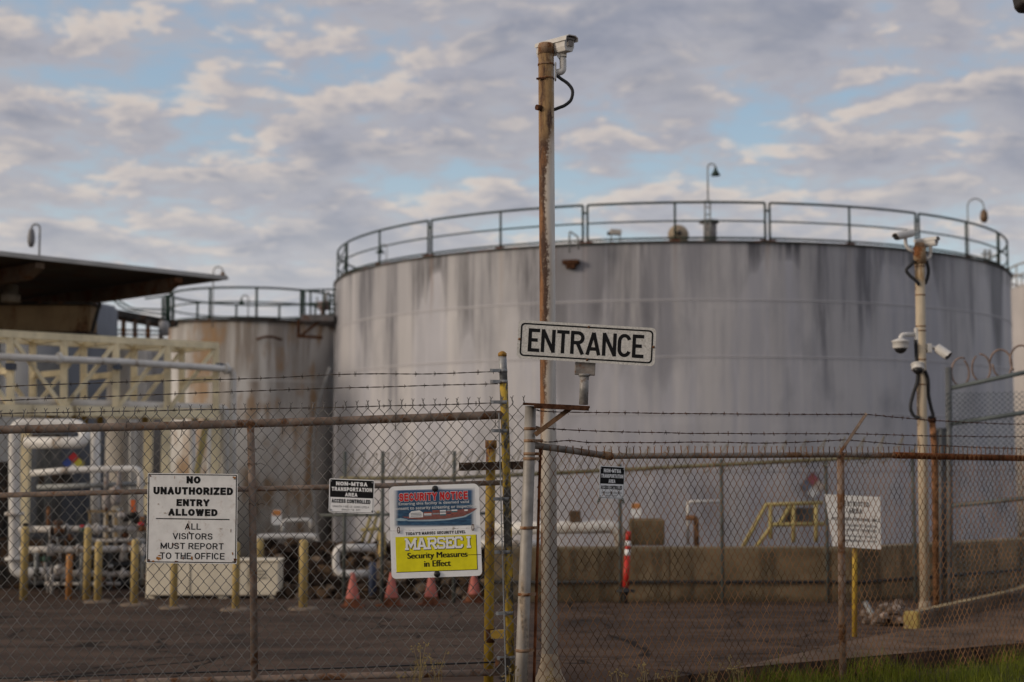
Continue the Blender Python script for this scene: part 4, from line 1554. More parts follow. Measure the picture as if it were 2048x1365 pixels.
tag(mb.build('rubble_bank', [mat('dark_rock', (.035, .024, .018), .95, 0, .4, 5), mat('brown_rock', (.105, .068, .042), .95, 0, .3, 5), mat('tan_rock', (.19, .14, .10), .95, 0, .3, 5)]),
    'bank of dark brown broken rock behind the traffic cones', 'rock bank', kind='stuff')

# perimeter fence in front of the dike with coils of razor wire
def chain_link(mb, O, U, W, z_h, h, v, r, jit=.0, ends=True, endm=0, sides=4, seed=0, top_open=True, hfun=None):
    """woven zigzag wires. O lower corner, U unit direction along the fence, z_h vertical size"""
    rnd = random.Random(seed)
    U = V(U).normalized()
    Nn = U.cross(V((0, 0, 1))).normalized()
    nw = int(W / (h / 2))
    rowsN = int(z_h / (v / 2))
    for i in range(nw):
        pts = []
        for k in range(rowsN + 1):
            u = i * h / 2 + (h / 2) * ((k + i) % 2)
            over = r * (1.0 if (k + i) % 2 else -1.0)
            z = k * v / 2
            nz = mnoise.noise(V((u * .9 + seed, z * .9, seed * 3.1)))
            nx = mnoise.noise(V((u * 1.7, z * 1.3, seed + 5)))
            p = V(O) + U * (u + over + nx * jit) + V((0, 0, z + mnoise.noise(V((u * 1.1, z * 2, seed + 9))) * jit))
            p += Nn * (nz * jit * 2.2 + (r * .8 if k % 2 else -r * .8))
            if hfun:
                p = hfun(p, u, z)
            pts.append(p)
        mb.tube(pts, r, sides, caps=False)
        if ends and (rowsN + i) % 2 == 1 or (ends and i == 0):
            e = pts[-1]
            hh = v * .42
            lean = rnd.uniform(-.006, .006)
            tw = [e, e + V((0, 0, hh * .35)) + U * (r * .8), e + V((0, 0, hh * .7)) - U * (r * .8) + U * lean * .5, e + V((0, 0, hh)) + U * lean]
            mb.tube(tw, r * 1.35, sides)
            for s_ in (-1, 1):
                mb.tube([tw[-1] - V((0, 0, .002)), tw[-1] + U * (s_ * rnd.uniform(.007, .012)) + V((0, 0, rnd.uniform(.010, .018)))], r * .9, sides)


def barbed(mb, pts, r=.0021, sp=.125, seed=0, prong=.017):
    """two twisted strands along the points, four-point barbs every sp metres"""
    rnd = random.Random(seed)
    P0 = [V(p) for p in pts]
    dense = []
    for a_, b_ in zip(P0[:-1], P0[1:]):
        n_ = max(1, int((b_ - a_).length / .03))
        for i in range(n_):
            dense.append(a_.lerp(b_, i / n_))
    dense.append(P0[-1])
    for s_ in (0, pi):
        path = []
        for i, q in enumerate(dense):
            t_ = i * .03 / .07 * 2 * pi / 2 + s_
            wob = mnoise.noise(V((q.x * 2.2, seed, q.y * 2.2))) * .004
            path.append(q + V((0, cos(t_), sin(t_))) * r * 1.1 + V((0, 0, wob)))
        mb.tube(path, r, 4)
    acc = rnd.uniform(0, sp)
    for a_, b_ in zip(dense[:-1], dense[1:]):
        acc += (b_ - a_).length
        if acc >= sp:
            acc -= sp * rnd.uniform(.9, 1.1)
            d = (b_ - a_).normalized()
            wob = mnoise.noise(V((b_.x * 2.2, seed, b_.y * 2.2))) * .004
            c_ = b_ + V((0, 0, wob))
            mb.tube([c_ - d * .006, c_ + d * .006], r * 2.4, 5)
            for k in range(2):
                t_ = rnd.uniform(0, pi)
                w_ = V((d.y, -d.x, 0)).normalized() * cos(t_) + V((0, 0, 1)) * sin(t_)
                o_ = d * (-.004 if k else .004)
                mb.tube([c_ + o_ - w_ * prong, c_ + o_ + w_ * prong], r * .8, 3)


pfn = thing('perimeter_fence', 'chain link fence with coiled razor wire in front of the dike and large tank', 'fence', V((4, 20.2, -.475)))
FX = [688, 764, 908, 1090, 1241, 1445, 1655, 1830]
def pf_top(px):
    return P(px, 957 - 40 * (px - 900) / 800 if px > 900 else 957, 20.15).z
mb = MB()
for px in FX:
    q = PX(px, 0, 20.15)
    MB().tube([V((q.x, q.y, -.5)), V((q.x, q.y, pf_top(px) + (.38 if px < 1000 else .08)))], .026, 8).build('post', mat('green_grey_post', (.085, .095, .088), .6, .1, .15, 5), pfn)
mb = MB()
mb.tube([PX(px, pf_top(px), 20.15) for px in (680, 900, 1100, 1400, 1700, 1850)], .028, 8)
mb.build('top_rail', mat('ochre_rail', (.20, .18, .11), .7, 0, .2, 5), pfn)
mb = MB()
mb.tube([PX(px, pf_top(px) - .52, 20.15) for px in (640, 985)], .022, 8)
mb.build('brace_rail', mat('green_grey_post', (.13, .15, .145), .6), pfn)
mb = MB()
chain_link(mb, PX(984, -.45, 20.13), (1, 0, 0), 6.0, 1.62, .075, .09, .0016, jit=.01, ends=False, sides=3, seed=4)
mb.build('wire_mesh', wire_grey, pfn)
for (xa, xb, lift, rad, pitch, sq) in ((690, 1075, .16, .19, .165, .55), (1090, 1835, .10, .20, .27, .45)):
    mb = MB()
    A, B = PX(xa, pf_top(xa) + lift, 20.12), PX(xb, pf_top(xb) + lift, 20.12)
    Lr = (B - A).length
    nt = int(Lr / pitch)
    pts = []
    for i in range(nt * 16):
        t_ = i / 16
        q = A.lerp(B, t_ / nt)
        w_ = 1 + .12 * mnoise.noise(V((t_ * .7, 3, 1)))
        pts.append(q + V((cos(t_ * 2 * pi) * rad * sq, sin(t_ * 2 * pi) * rad * .7, cos(t_ * 2 * pi + .0) * 0 + sin(t_ * 2 * pi + pi / 2) * rad * w_)))
    mb.tube(pts, .0075, 4)
    mb.build('razor_coil', mat('dull_razor', (.24, .21, .15), .7, .1, .2, 8), pfn)

# yellow stair handrails beyond the dike
def handrail(label, pts_list, Y, m, r=.035):
    base = P(*pts_list[0][0], Y)
    t_ = thing('stair_handrail', label, 'handrail', base)
    for pl in pts_list:
        MB().tube([P(px, py, Y) for px, py in pl], r, 8).build('rail', m, t_)
    return t_
h1 = handrail('yellow pipe handrail of a stair crossing the dike', [
    [(1484, 1098), (1532, 1010), (1645, 1006)], [(1510, 1098), (1545, 1050), (1650, 1048)],
    [(1541, 1010), (1541, 1078)], [(1587, 1010), (1587, 1085)], [(1632, 1008), (1632, 1085)], [(1558, 1050), (1580, 1012)]], 23.0, yel_rail)
mb = MB()
mb.box(P(1600, 1030, 23.2), (64 * m_at(23), .3, 30 * m_at(23)))
tb = mb.build('steel_box', mat('slate_box', (.07, .08, .09), .6), None, at=P(1600, 1045, 23.2), bevel=.02)
tag(tb, 'dark slate box behind the yellow stair handrail', 'box')
WO[tb] = P(1600, 1045, 23.2)
handrail('yellow stair handrail seen under the small black sign on the gate', [
    [(722, 1092), (742, 1030)], [(736, 1092), (757, 1022)], [(752, 1092), (764, 1040)], [(722, 1060), (764, 1058)]], 23.4, yel_rail, .028)

# ------------------------------------------------------------------ yard: cabinet, bollards, cones
cbx = thing('generator_cabinet', 'long cream metal cabinet standing on feet behind the bollards', 'cabinet', G(425, 1198))
a_, b_ = P(291, 1192, 20.9), P(558, 1124, 20.9)
mb = MB()
mb.box(((a_.x + b_.x) / 2, 21.1, (a_.z + b_.z) / 2), (b_.x - a_.x, .4, b_.z - a_.z))
mb.build('body', cream_box, cbx, bevel=.02)
mb = MB()
mb.box(((a_.x + b_.x) / 2, 21.1, b_.z + .015), (b_.x - a_.x + .03, .44, .03))
mb.build('lid', cream_box, cbx, bevel=.01)
for px in (300, 445, 548):
    q = P(px, 1194, 20.95)
    mb = MB()
    mb.box((q.x, 21.1, -.44), (.13, .3, .09))
    mb.build('foot', cream_box, cbx)
mb = MB()
for r_ in range(3):
    for k in range(3):
        q = P(512 + k * 8, 1142 + r_ * 7, 20.89)
        mb.box((q.x, 20.894, q.z), (.04, .012, .025))
mb.build('vent_slots', mat('vent_grey', (.35, .32, .26), .7), cbx)
mb = MB()
for px in (380, 470):
    mb.box((P(px, 1150, 20.9).x, 20.897, (a_.z + b_.z) / 2), (.012, .008, b_.z - a_.z - .06))
mb.build('door_gap', mat('gap_dark', (.12, .11, .09), .8), cbx)

GB = 'yellow steel bollards in the yard'
BDEF = [(47, 1200, 143, 0, 'yellow bollard at the far left in front of the U-shaped white pipe'),
        (173, 1199, 141, 0, 'tall yellow bollard in front of the manifold, behind a shorter one'),
        (195, 1206, 120, 1, 'yellow bollard on a low kerb close beside a taller bollard'),
        (268, 1212, 130, 1, 'yellow bollard just left of the cream cabinet'),
        (347, 1218, 132, 1, 'yellow bollard below the large white sign, before the cabinet'),
        (471, 1222, 134, 1, 'yellow bollard before the cabinet, left of the gate upright'),
        (606, 1220, 137, 1, 'yellow bollard on a round footing right of the cabinet'),
        (764, 1188, 116, 0, 'yellow bollard on the bank between two cones'),
        (519, 1150, 68, 0, 'yellow bollard peeping out behind the cream cabinet')]
def bollard_parts(root, h, r, m, foot):
    mb = MB()
    mb.lathe([(r, 0), (r, h - r * .5), (r * .86, h - r * .15), (r * .5, h + r * .08), (.005, h + r * .14)], (0, 0, 0), n=20)
    mb.build('tube', m, root, local=True)
    if foot:
        mb = MB()
        mb.lathe([(.20, -.02), (.19, .025), (.16, .035)], (0, 0, 0), n=28)
        mb.build('footing', foot_conc, root, local=True)
for px, by, hp, foot, lb in BDEF:
    q = G(px, by) if by > 1195 else PX(px, -.2 if by < 1180 else -.475, 22.0)
    t_ = thing('bollard', lb, 'bollard', q, GB)
    k = m_at(q.y)
    bollard_parts(t_, hp * k, (7.4 if px != 606 else 8.6) * k, yellow, foot)
q = G(137, 1199)
t_ = thing('bollard', 'short faded orange bollard in front of the manifold', 'bollard', q, GB)
bollard_parts(t_, 88 * m_at(q.y), 6.2 * m_at(q.y), orange_p, 0)
q = PX(745, -.45, 20.9)
t_ = thing('blue_post', 'short slate blue post beside the white pipe loop', 'post', q)
mb = MB()
mb.lathe([(.055, 0), (.055, .48), (.04, .5)], (0, 0, 0), n=14)
mb.build('tube', mat('slate_blue', (.05, .065, .11), .6), t_, local=True)
mb = MB()
mb.lathe([(.09, .0), (.09, .02)], (0, 0, 0), n=14)
mb.build('base_plate', dark_steel, t_, local=True)

CDEF = [(705, 1215, 'leftmost of the faded traffic cones, clear of the notice'), (783, 1213, 'faded traffic cone with a darkened foot below the left half of the notice'),
        (862, 1211, 'faded traffic cone under the middle of the security notice'), (948, 1205, 'faded traffic cone next to the yellow latch post')]
cone0 = None
for px, by, lb in CDEF:
    q = G(px, by)
    if cone0 is None:
        cone0 = thing('traffic_cone', lb, 'traffic cone', q, 'faded orange traffic cones')
        mb = MB()
        mb.lathe([(.115, .02), (.105, .05), (.028, .44), (.022, .455), (.012, .458)], (0, 0, 0), n=24)
        mb.build('cone', cone_pink, cone0, local=True)
        mb = MB()
        mb.lathe([(.125, .0), (.12, .03), (.10, .12), (.0985, .122)], (0, 0, 0), n=24)
        mb.box((0, 0, .012), (.31, .31, .024))
        mb.build('base', cone_dark, cone0, local=True)
    else:
        t_ = copy_tree(cone0)
        t_.location = q
        t_['label'] = lb
        t_.rotation_euler = (0, 0, random.uniform(0, 1.5))
# red delineator
q = P(1251, 1184, 20.1)
dl = thing('delineator_post', 'leaning red delineator with white bands and a black foot before the dike', 'delineator', q)
k = m_at(q.y)
mb = MB()
t0 = P(1257, 1063, q.y)
rot = (t0 - q)
seg = [(0.06, 0), (.42, 1), (.56, 0), (.70, 1), (.80, 0), (.86, 1)]
cuts = [(0.05, .60, 0), (.60, .70, 1), (.70, .76, 0), (.76, .84, 1), (.84, 1.0, 0)]
for a_, b_, mi in cuts:
    mb.tube([q + rot * a_, q + rot * b_], [6.6 * k - 1.6 * k * a_, 6.6 * k - 1.6 * k * b_], 16, mi)
mb.build('tube', [red_pl, sign_clean], dl)
mb = MB()
mb.lathe([(.02, gz(20.1) - q.z - .02), (.035, -.05), (.05, -.01), (.135, 0), (.135, .022), (.05, .04), (.045, .07)], q, n=20)
mb.build('base', black_rub, dl)

# white board on a yellow post
q = G(1709, 1274)
wb = thing('notice_board', 'white text board on a thin yellow post beyond the fence', 'sign', q)
mb = MB()
mb.tube([q - V((0, 0, .03)), P(1710, 1000, q.y)], .026, 12)
mb.build('post', yel_rust, wb)
S, w, h = frame((1647, 989), (1763, 994), (1760, 1098), (1661, 1092), q.y - .05)
mb = MB()
o = [(8, 0), (w - 1, 0), (w + 1, h), (0, h)]
mb.prism([(9, 0), (w - 2, -2), (w + 2, h), (-2, h)], S, -.004, 0, 0)
for s_, x0, y0, x1, y1, b_ in (('RESTRICTED', 30, 82, 86, 92, .02), ('AREA', 44, 68, 72, 78, .02), ('AUTHORIZED PERSONNEL ONLY', 10, 53, 106, 59, .03),
                          ('NO TRESPASSING BEYOND THIS', 18, 41, 100, 46, 0), ('POINT WITHOUT PERMISSION', 20, 32, 98, 37, 0), ('ALL VISITORS MUST SIGN IN', 22, 20, 96, 24, 0), ('AT THE MAIN GATE OFFICE', 20, 11, 98, 15, .02)):
    put_caps(mb, S, s_, x0, y0, x1, y1, 1, .0008, .24 if b_ else .18, .16)
mb.build('panel', [sign_white, mat('board_ink', (.13, .13, .13), .6)], wb)

# kerb, rubble, second camera pole
e1, e2 = G(1838, 1258), G(2060, 1196)
kb = thing('kerb_wall', 'low concrete kerb wall with a yellow painted end rising to the right edge', 'kerb', e1)
mb = MB()
d_ = (e2 - e1)
d_.z = 0
d_.normalize()
nrm = V((-d_.y, d_.x, 0))
n_ = 10
vs = []
far_e = e1 + d_ * 9
for i in range(n_ + 1):
    q = e1.lerp(far_e, i / n_)
    zz = gz(q.y)
    for off, z in ((0, zz - .08), (.0, zz + .15), (.02, zz + .17), (.13, zz + .17), (.15, zz + .15), (.15, zz - .08)):
        vs.append(V((q.x, q.y, 0)) + nrm * off + V((0, 0, z)))
mb.add(vs, [(i * 6 + j, (i + 1) * 6 + j, (i + 1) * 6 + j + 1, i * 6 + j + 1) for i in range(n_) for j in range(5)] + [tuple(range(6)), tuple(range(n_ * 6 + 5, n_ * 6 - 1, -1))])
mb.build('kerb', concrete_b, kb)
mb = MB()
mb.beam(e1 - d_ * .04 + nrm * .075 + V((0, 0, .05)), e1 + d_ * .06 + nrm * .075 + V((0, 0, .05)), .16, .26)
mb.build('painted_end', mat('worn_yellow_paint', (.36, .27, .09), .7, 0, .2, 9, dirt=(.2, .15, .10), dirt_amt=.35, dirt_scale=7), kb, bevel=.02)
mb = MB()
vs = []
for i in range(n_ + 1):
    q = (e1 + d_ * .1).lerp(far_e, i / n_)
    zz = gz(q.y)
    vs += [V((q.x, q.y, zz + .1735)) + nrm * .02, V((q.x, q.y, zz + .1735)) + nrm * .13]
mb.add(vs, [(i * 2, i * 2 + 2, i * 2 + 3, i * 2 + 1) for i in range(n_)])
mb.build('painted_top', mat('pale_yellow_wear', (.42, .33, .18), .8, 0, .2, 5, dirt=(.25, .2, .14), dirt_amt=.45, dirt_scale=4), kb)
random.seed(5)
mb = MB()
for i in range(190):
    px = random.gauss(1785, 26)
    py = 1252 - abs(random.gauss(0, 12)) + random.uniform(-5, 6)
    if not 1722 < px < 1832: continue
    q = G(px, 1243 + random.uniform(-10, 10))
    q.z += random.uniform(0, .16) * max(0, 1 - abs(px - 1792) / 48)
    r = random.uniform(.02, .075)
    vs = []
    for a_ in range(4):
        for b_ in range(6):
            th, ph = pi * (a_ + .4) / 3.8, 2 * pi * b_ / 6
            rr_ = r * random.uniform(.6, 1.2)
            vs.append(q + V((sin(th) * cos(ph) * rr_ * 1.3, sin(th) * sin(ph) * rr_, cos(th) * rr_ * .8 + r * .5)))
    fs = [(a_ * 6 + b_, a_ * 6 + (b_ + 1) % 6, (a_ + 1) * 6 + (b_ + 1) % 6, (a_ + 1) * 6 + b_) for a_ in range(3) for b_ in range(6)] + [tuple(range(6)), tuple(range(18, 24))]
    mb.add(vs, fs, random.choice((0, 0, 1)))
tag(mb.build('rubble_pile', [rub_conc, mat('pale_rubble', (.24, .195, .17), .9, 0, .3, 8)]), 'heap of broken grey concrete by the kerb end and camera pole', 'rubble', kind='stuff')
mb = MB()
a_ = G(1752, 1240)
b_ = P(1730, 1205, a_.y + .2)
mb.tube([a_, b_], .03, 7)
o = mb.build('broken_pipe', pipe_grey, None, at=a_)
tag(o, 'short broken pipe poking out of the concrete rubble', 'pipe')


def camera_pole(label, base, top, r, m, flare=True):
    t_ = thing('camera_pole', label, 'pole', base)
    mb = MB()
    mb.tube([base, base.lerp(top, .5), top], r, 24)
    po = mb.build('pole', m, t_)
    mb = MB()
    mb.lathe([(r * 1.04, 0), (r * 1.04, .07), (r * .9, .085)], top - V((0, 0, .05)), n=24)
    mb.build('cap', band_tan, t_)
    if flare:
        mb = MB()
        mb.lathe([(r * 2.3, -.05), (r * 2.0, 0), (r * 1.5, .06), (r * 1.18, .13), (r * 1.03, .20)], base, n=24)
        mb.build('base_flare', mat('flare_concrete', (.34, .28, .21), .8, 0, .15, 6, dirt=(.28, .2, .12), dirt_amt=.35, dirt_scale=6), t_)
    return t_, po


Y1 = 10.45
b1 = PX(1099, -.0, Y1)
b1 = V((P(1099.5, 1340, Y1).x, Y1, 0))
t1 = P(1092, 97, Y1)
cp1, po1 = camera_pole('tall rust-streaked white pole behind the ENTRANCE sign', b1, t1, 15.9 * m_at(Y1), pole_m)
mb = MB()
for yy, dz in ((130, 0), (158, 0)):
    c = P(1092, yy, Y1)
    MB().tube([c - V((0, 0, .006)), c + V((0, 0, .006))], .0625, 24).build('strap', band_tan, cp1)
mb = MB()
c = P(1081, 217, Y1 - .03)
MB().tube([c + V((.01, 0, 0)), c + V((-.03, -.03, 0))], .022, 8).build('plug', rust_dk, cp1)
mb = MB()
c = P(1078, 158, Y1 - .05)
mb.beam(c + V((-.02, 0, 0)), c + V((.05, -.01, .004)), .012, .012)
mb.build('bolt', rust_dk, cp1)

# camera on the tall pole: boxed housing on a curved arm
def housing_camera(name, label, face, tail, w_, h_, m=cam_white, cat='security camera', grp=None, arm=None, plate=None, roundish=False, arm_r=.028, lens=False):
    t_ = thing(name, label, cat, face, grp)
    ax = (V(tail) - V(face)).normalized()
    side = ax.cross(V((0, 0, 1))).normalized()
    up = side.cross(ax)
    Ln = (V(tail) - V(face)).length
    def q(a_, b_, c_):
        return V(face) + side * a_ + up * b_ + ax * c_
    mb = MB()
    if roundish:
        mb.tube([q(0, 0, 0), q(0, 0, Ln)], w_ / 2, 18)
    else:
        o = [(-w_ / 2, -h_ * .2), (-w_ * .36, -h_ / 2), (w_ * .36, -h_ / 2), (w_ / 2, -h_ * .2), (w_ / 2, h_ * .28), (-w_ / 2, h_ * .28)]
        k = len(o)
        vs = [q(a_, b_, 0) for a_, b_ in o] + [q(a_, b_, Ln) for a_, b_ in o]
        mb.add(vs, [tuple(range(k)), tuple(range(2 * k - 1, k - 1, -1))] + [(i, k + i, k + (i + 1) % k, (i + 1) % k) for i in range(k)])
    mb.build('housing', m, t_, bevel=.006)
    mb = MB()
    if roundish:
        o = [(w_ * .56 * cos(R(a_)), w_ * .56 * sin(R(a_))) for a_ in range(0, 181, 15)]
        o2 = [(w_ * .50 * cos(R(a_)), w_ * .50 * sin(R(a_))) for a_ in range(180, -1, -15)]
    else:
        o = [(w_ * .62, h_ * .16), (w_ * .60, h_ * .42), (w_ * .34, h_ * .56), (-w_ * .34, h_ * .56), (-w_ * .60, h_ * .42), (-w_ * .62, h_ * .16)]
        o2 = [(-w_ * .57, h_ * .16), (-w_ * .55, h_ * .38), (-w_ * .32, h_ * .50), (w_ * .32, h_ * .50), (w_ * .55, h_ * .38), (w_ * .57, h_ * .16)]
    oo = o + o2
    k = len(oo)
    f0, f1 = -.03 * (Ln / .35), Ln * 1.02
    vs = [q(a_, b_, f0) for a_, b_ in oo] + [q(a_, b_, f1) for a_, b_ in oo]
    hk = len(o)
    fs = [(i, k + i, k + (i + 1) % k, (i + 1) % k) for i in range(k)]
    for e_ in (0, k):
        for i in range(hk - 1):
            fs.append((e_ + i, e_ + i + 1, e_ + k - 2 - i, e_ + k - 1 - i))
    mb.add(vs, fs)
    mb.build('sunshield', m, t_)
    mb = MB()
    if lens:
        mb.tube([q(0, 0, .012), q(0, 0, -.012)], w_ * .43, 16)
        mb.build('lens', black_pl, t_)
    else:
        mb.box(q(0, h_ * .02, -.008), (w_ * .5, .014, h_ * .36), Matrix((side, ax, up)).transposed())
        mb.box(q(w_ * .02, h_ * .34, -.006), (w_ * .8, .014, h_ * .14), Matrix((side, ax, up)).transposed())
        mb.build('latch', mat('latch_grey', (.22, .20, .185), .6), t_)
    if arm:
        mb = MB()
        mb.tube(bend(arm, .08, 8), arm_r, 14)
        mb.build('arm', m, t_)
    if plate:
        mb = MB()
        mb.box(*plate)
        mb.build('mount_plate', m, t_, bevel=.004)
    return t_


k1 = m_at(Y1)
f1 = P(1139, 88, Y1 - .10)
tl1 = P(1082, 103, Y1 + .20)
ca1 = housing_camera('security_camera', 'boxy white security camera on top of the tall rusty pole', f1, tl1, 25 * k1, 30 * k1,
                     arm=[P(1113, 146, Y1), P(1126, 143, Y1), P(1126, 118, Y1), P(1120, 110, Y1 + .02)], arm_r=.026,
                     plate=(P(1111, 144, Y1), (.012, .07, .13)), grp='security cameras')
mb = MB()
mb.add([P(1113, 108, Y1 - .02), P(1124, 103, Y1 - .02), P(1118, 119, Y1 - .02), P(1113, 108, Y1 + .05), P(1124, 103, Y1 + .05), P(1118, 119, Y1 + .05)], [(0, 2, 1), (3, 4, 5), (0, 1, 4, 3), (1, 2, 5, 4), (2, 0, 3, 5)])
mb.box(P(1127, 108, Y1), (.045, .06, .05))
mb.build('bracket', cam_white, ca1)
mb = MB()
pts = [P(1113, 151, Y1), P(1122, 158, Y1), P(1136, 168, Y1), P(1145, 182, Y1), P(1142, 200, Y1), P(1130, 211, Y1), P(1118, 216, Y1), P(1108, 220, Y1)]
pts2 = [pts[0]]
for i in range(len(pts) - 1):
    p0, p1, p2, p3 = pts[max(i - 1, 0)], pts[i], pts[i + 1], pts[min(i + 2, len(pts) - 1)]
    for j in range(1, 6):
        t_ = j / 5
        pts2.append(.5 * ((2 * p1) + (p2 - p0) * t_ + (2 * p0 - 5 * p1 + 4 * p2 - p3) * t_ ** 2 + (3 * p1 - p0 - 3 * p2 + p3) * t_ ** 3))
mb.tube(pts2, .0125, 10)
mb.build('cable', black_rub, ca1)


def spline(pts, n_=6):
    out = [V(pts[0])]
    pts = [V(p) for p in pts]
    for i in range(len(pts) - 1):
        p0, p1, p2, p3 = pts[max(i - 1, 0)], pts[i], pts[i + 1], pts[min(i + 2, len(pts) - 1)]
        for j in range(1, n_ + 1):
            t_ = j / n_
            out.append(.5 * ((2 * p1) + (p2 - p0) * t_ + (2 * p0 - 5 * p1 + 4 * p2 - p3) * t_ ** 2 + (3 * p1 - p0 - 3 * p2 + p3) * t_ ** 3))
    return out


Y2 = 17.1
k2 = m_at(Y2)
b2 = V((P(1850, 1232, Y2).x, Y2, gz(Y2)))
t2 = P(1839, 492, Y2)
cp2, po2 = camera_pole('rusty white pole crowded with cameras near the right edge', b2, t2, 9.7 * k2, pole_m2)
mb = MB()
mb.tube([t2 - V((0, 0, .22)), t2 - V((0, 0, .02))], 12.2 * k2, 24)
mb.build('collar', mat('rusty_collar', (.33, .24, .15), .75, 0, .15, 6, dirt=RUST, dirt_amt=.45, dirt_scale=6), cp2)
mb = MB()
for yy in (515, 534, 592, 655, 664, 722, 745, 772):
    c = t2.lerp(b2, (yy - 492) / (1232 - 492))
    MB().tube([c - V((0, 0, .008)), c + V((0, 0, .008))], 10.2 * k2, 24).build('strap', band_tan, cp2)
cd_ = thing('conduit_post', 'thin rust-brown conduit standing against the camera pole', 'conduit', G(1873, 1226))
mb = MB()
q = G(1873, 1226)
mb.tube([q, P(1869, 905, q.y), P(1864, 835, q.y)], .04, 12)
mb.build('tube', rust_m, cd_)
mb = MB()
mb.lathe([(.052, -.03), (.052, .03)], P(1864, 840, q.y), n=12)
mb.build('collar', rust_dk, cd_)

# cameras on the second pole
housing_camera('security_camera', 'small bullet camera pointing left from the top of the crowded camera pole', P(1793, 474, Y2 - .12), P(1824, 467, Y2 + .05), 15 * k2, 15 * k2, roundish=True, lens=True,
               arm=[P(1828, 505, Y2), P(1816, 497, Y2), P(1811, 488, Y2), P(1811, 476, Y2)], arm_r=.022, grp='security cameras')
housing_camera('security_camera', 'boxy camera pointing right on top of the crowded camera pole', P(1873, 483, Y2 - .05), P(1832, 489, Y2 + .12), 15 * k2, 17 * k2,
               arm=[P(1851, 518, Y2), P(1860, 516, Y2), P(1862, 500, Y2), P(1860, 489, Y2)], arm_r=.02, grp='security cameras')
housing_camera('security_camera', 'white bullet camera angled down to the right from the middle of the camera pole', P(1896, 712, Y2 - .08), P(1874, 697, Y2), 18 * k2, 16 * k2, roundish=True, lens=True,
               arm=[P(1852, 700, Y2), P(1862, 694, Y2), P(1876, 699, Y2)], arm_r=.024, plate=(P(1858, 697, Y2), (.05, .09, .11)), grp='security cameras')
def dome_camera(label, c, r, arm=None, plate=None, tilt=(0, 0, 1)):
    t_ = thing('dome_camera', label, 'security camera', c, 'security cameras')
    mb = MB()
    mb.lathe([(r * .95, -r * .35), (r, -r * .2), (r, r * .45), (r * 1.12, r * .5), (r * 1.12, r * .62), (r * .6, r * .85), (r * .25, r * 1.0)], c, axis=tilt, n=24)
    mb.build('body', cam_white, t_)
    mb = MB()
    pr = [(r * .78 * sin(R(a_)), -r * .3 - r * .72 * cos(R(a_))) for a_ in range(0, 91, 10)]
    mb.lathe(pr, c, axis=tilt, n=24)
    mb.build('bubble', black_pl, t_)
    if arm:
        mb = MB()
        mb.tube(bend(arm, .12, 8), .028, 12)
        mb.build('arm', cam_white, t_)
    if plate:
        mb = MB()
        mb.box(*plate)
        mb.build('mount_plate', cam_white, t_, bevel=.004)
    return t_
dome_camera('white dome camera hanging from an elbow arm on the left of the camera pole', P(1801, 692, Y2 - .05), 15.5 * k2,
            arm=[P(1831, 669, Y2), P(1802, 670, Y2 - .05), P(1801, 686, Y2 - .05)], plate=(P(1833, 672, Y2), (.035, .08, .19)))
dome_camera('small white dome camera mounted low on the front of the camera pole', P(1836, 737, Y2 - .12), 12.5 * k2, tilt=(.15, .5, 1), plate=(P(1840, 732, Y2 - .06), (.09, .08, .06)))
for nm, lb, pts in (('cable', 'black cable looping left below the top of the camera pole', [P(1828, 522, Y2 - .05), P(1822, 530, Y2 - .06), P(1813, 540, Y2 - .06), P(1818, 550, Y2 - .06), P(1832, 562, Y2 - .07), P(1838, 570, Y2 - .06)]),
                    ('cable', 'black cable hanging on the right side of the camera pole top', [P(1853, 522, Y2), P(1857, 540, Y2), P(1855, 556, Y2), P(1850, 568, Y2)]),
                    ('cable', 'black cable running down the left side of the camera pole to its lower loop', [P(1831, 680, Y2 - .03), P(1833, 720, Y2 - .03), P(1835, 760, Y2 - .05), P(1826, 790, Y2 - .06), P(1821, 815, Y2 - .06), P(1828, 832, Y2 - .06), P(1840, 836, Y2 - .08)]),
                    ('cable', 'black cable running down the right side of the camera pole into the conduit', [P(1850, 742, Y2 - .07), P(1856, 760, Y2 - .04), P(1857, 790, Y2), P(1862, 815, Y2), P(1866, 832, Y2), P(1858, 836, Y2)])):
    mb = MB()
    mb.tube(spline(pts), .021, 8)
    o = mb.build(nm, black_rub, None, at=pts[0])
    tag(o, lb, 'cable', 'cables on the camera pole')

# tall fence with razor coils at the right edge
Y3 = 20.0
tf = thing('tall_fence', 'tall chain link fence topped with big razor wire loops at the right edge', 'fence', PX(1960, -.475, Y3))
mb = MB()
slp = mat('slate_post', (.12, .125, .13), .6, .2, .15, 5)
MB().tube([PX(1900, -.47, Y3), P(1897, 735, Y3)], .045, 10).build('post', slp, tf)
MB().tube([PX(1882, -.47, Y3), P(1881, 860, Y3)], .035, 10).build('post', slp, tf)
MB().tube([PX(2140, -.47, Y3 - .6), P(2140, 705, Y3 - .6)], .045, 10).build('post', slp, tf)
for (y0, y1) in ((777, 726), (848, 812), (1012, 988)):
    MB().tube([P(1900, y0, Y3), P(2140, y1, Y3 - .6)], .032, 8).build('rail', mat('teal_rail', (.10, .12, .125), .6, .2, .15, 5), tf)
mb = MB()
for yy in (860, 968, 1148):
    mb.tube([P(1872, yy, Y3), P(1898, yy, Y3)], .028, 8)
for px in (1872, 1888):
    mb.tube([P(px, 860, Y3), P(px, 1148, Y3)], .026, 8)
mb.build('gate_leaf', mat('slate_leaf', (.07, .075, .085), .6, .2, .15, 5), tf)
mb = MB()
chain_link(mb, PX(1901, -.4, Y3 - .02), (1.69, -.6, 0), 2.1, 2.9, .075, .075, .0048, jit=.008, ends=False, sides=3, seed=8)
mb.build('wire_mesh', mat('coated_mesh', (.10, .125, .145), .6, .1, .15, 5), tf)
mb = MB()
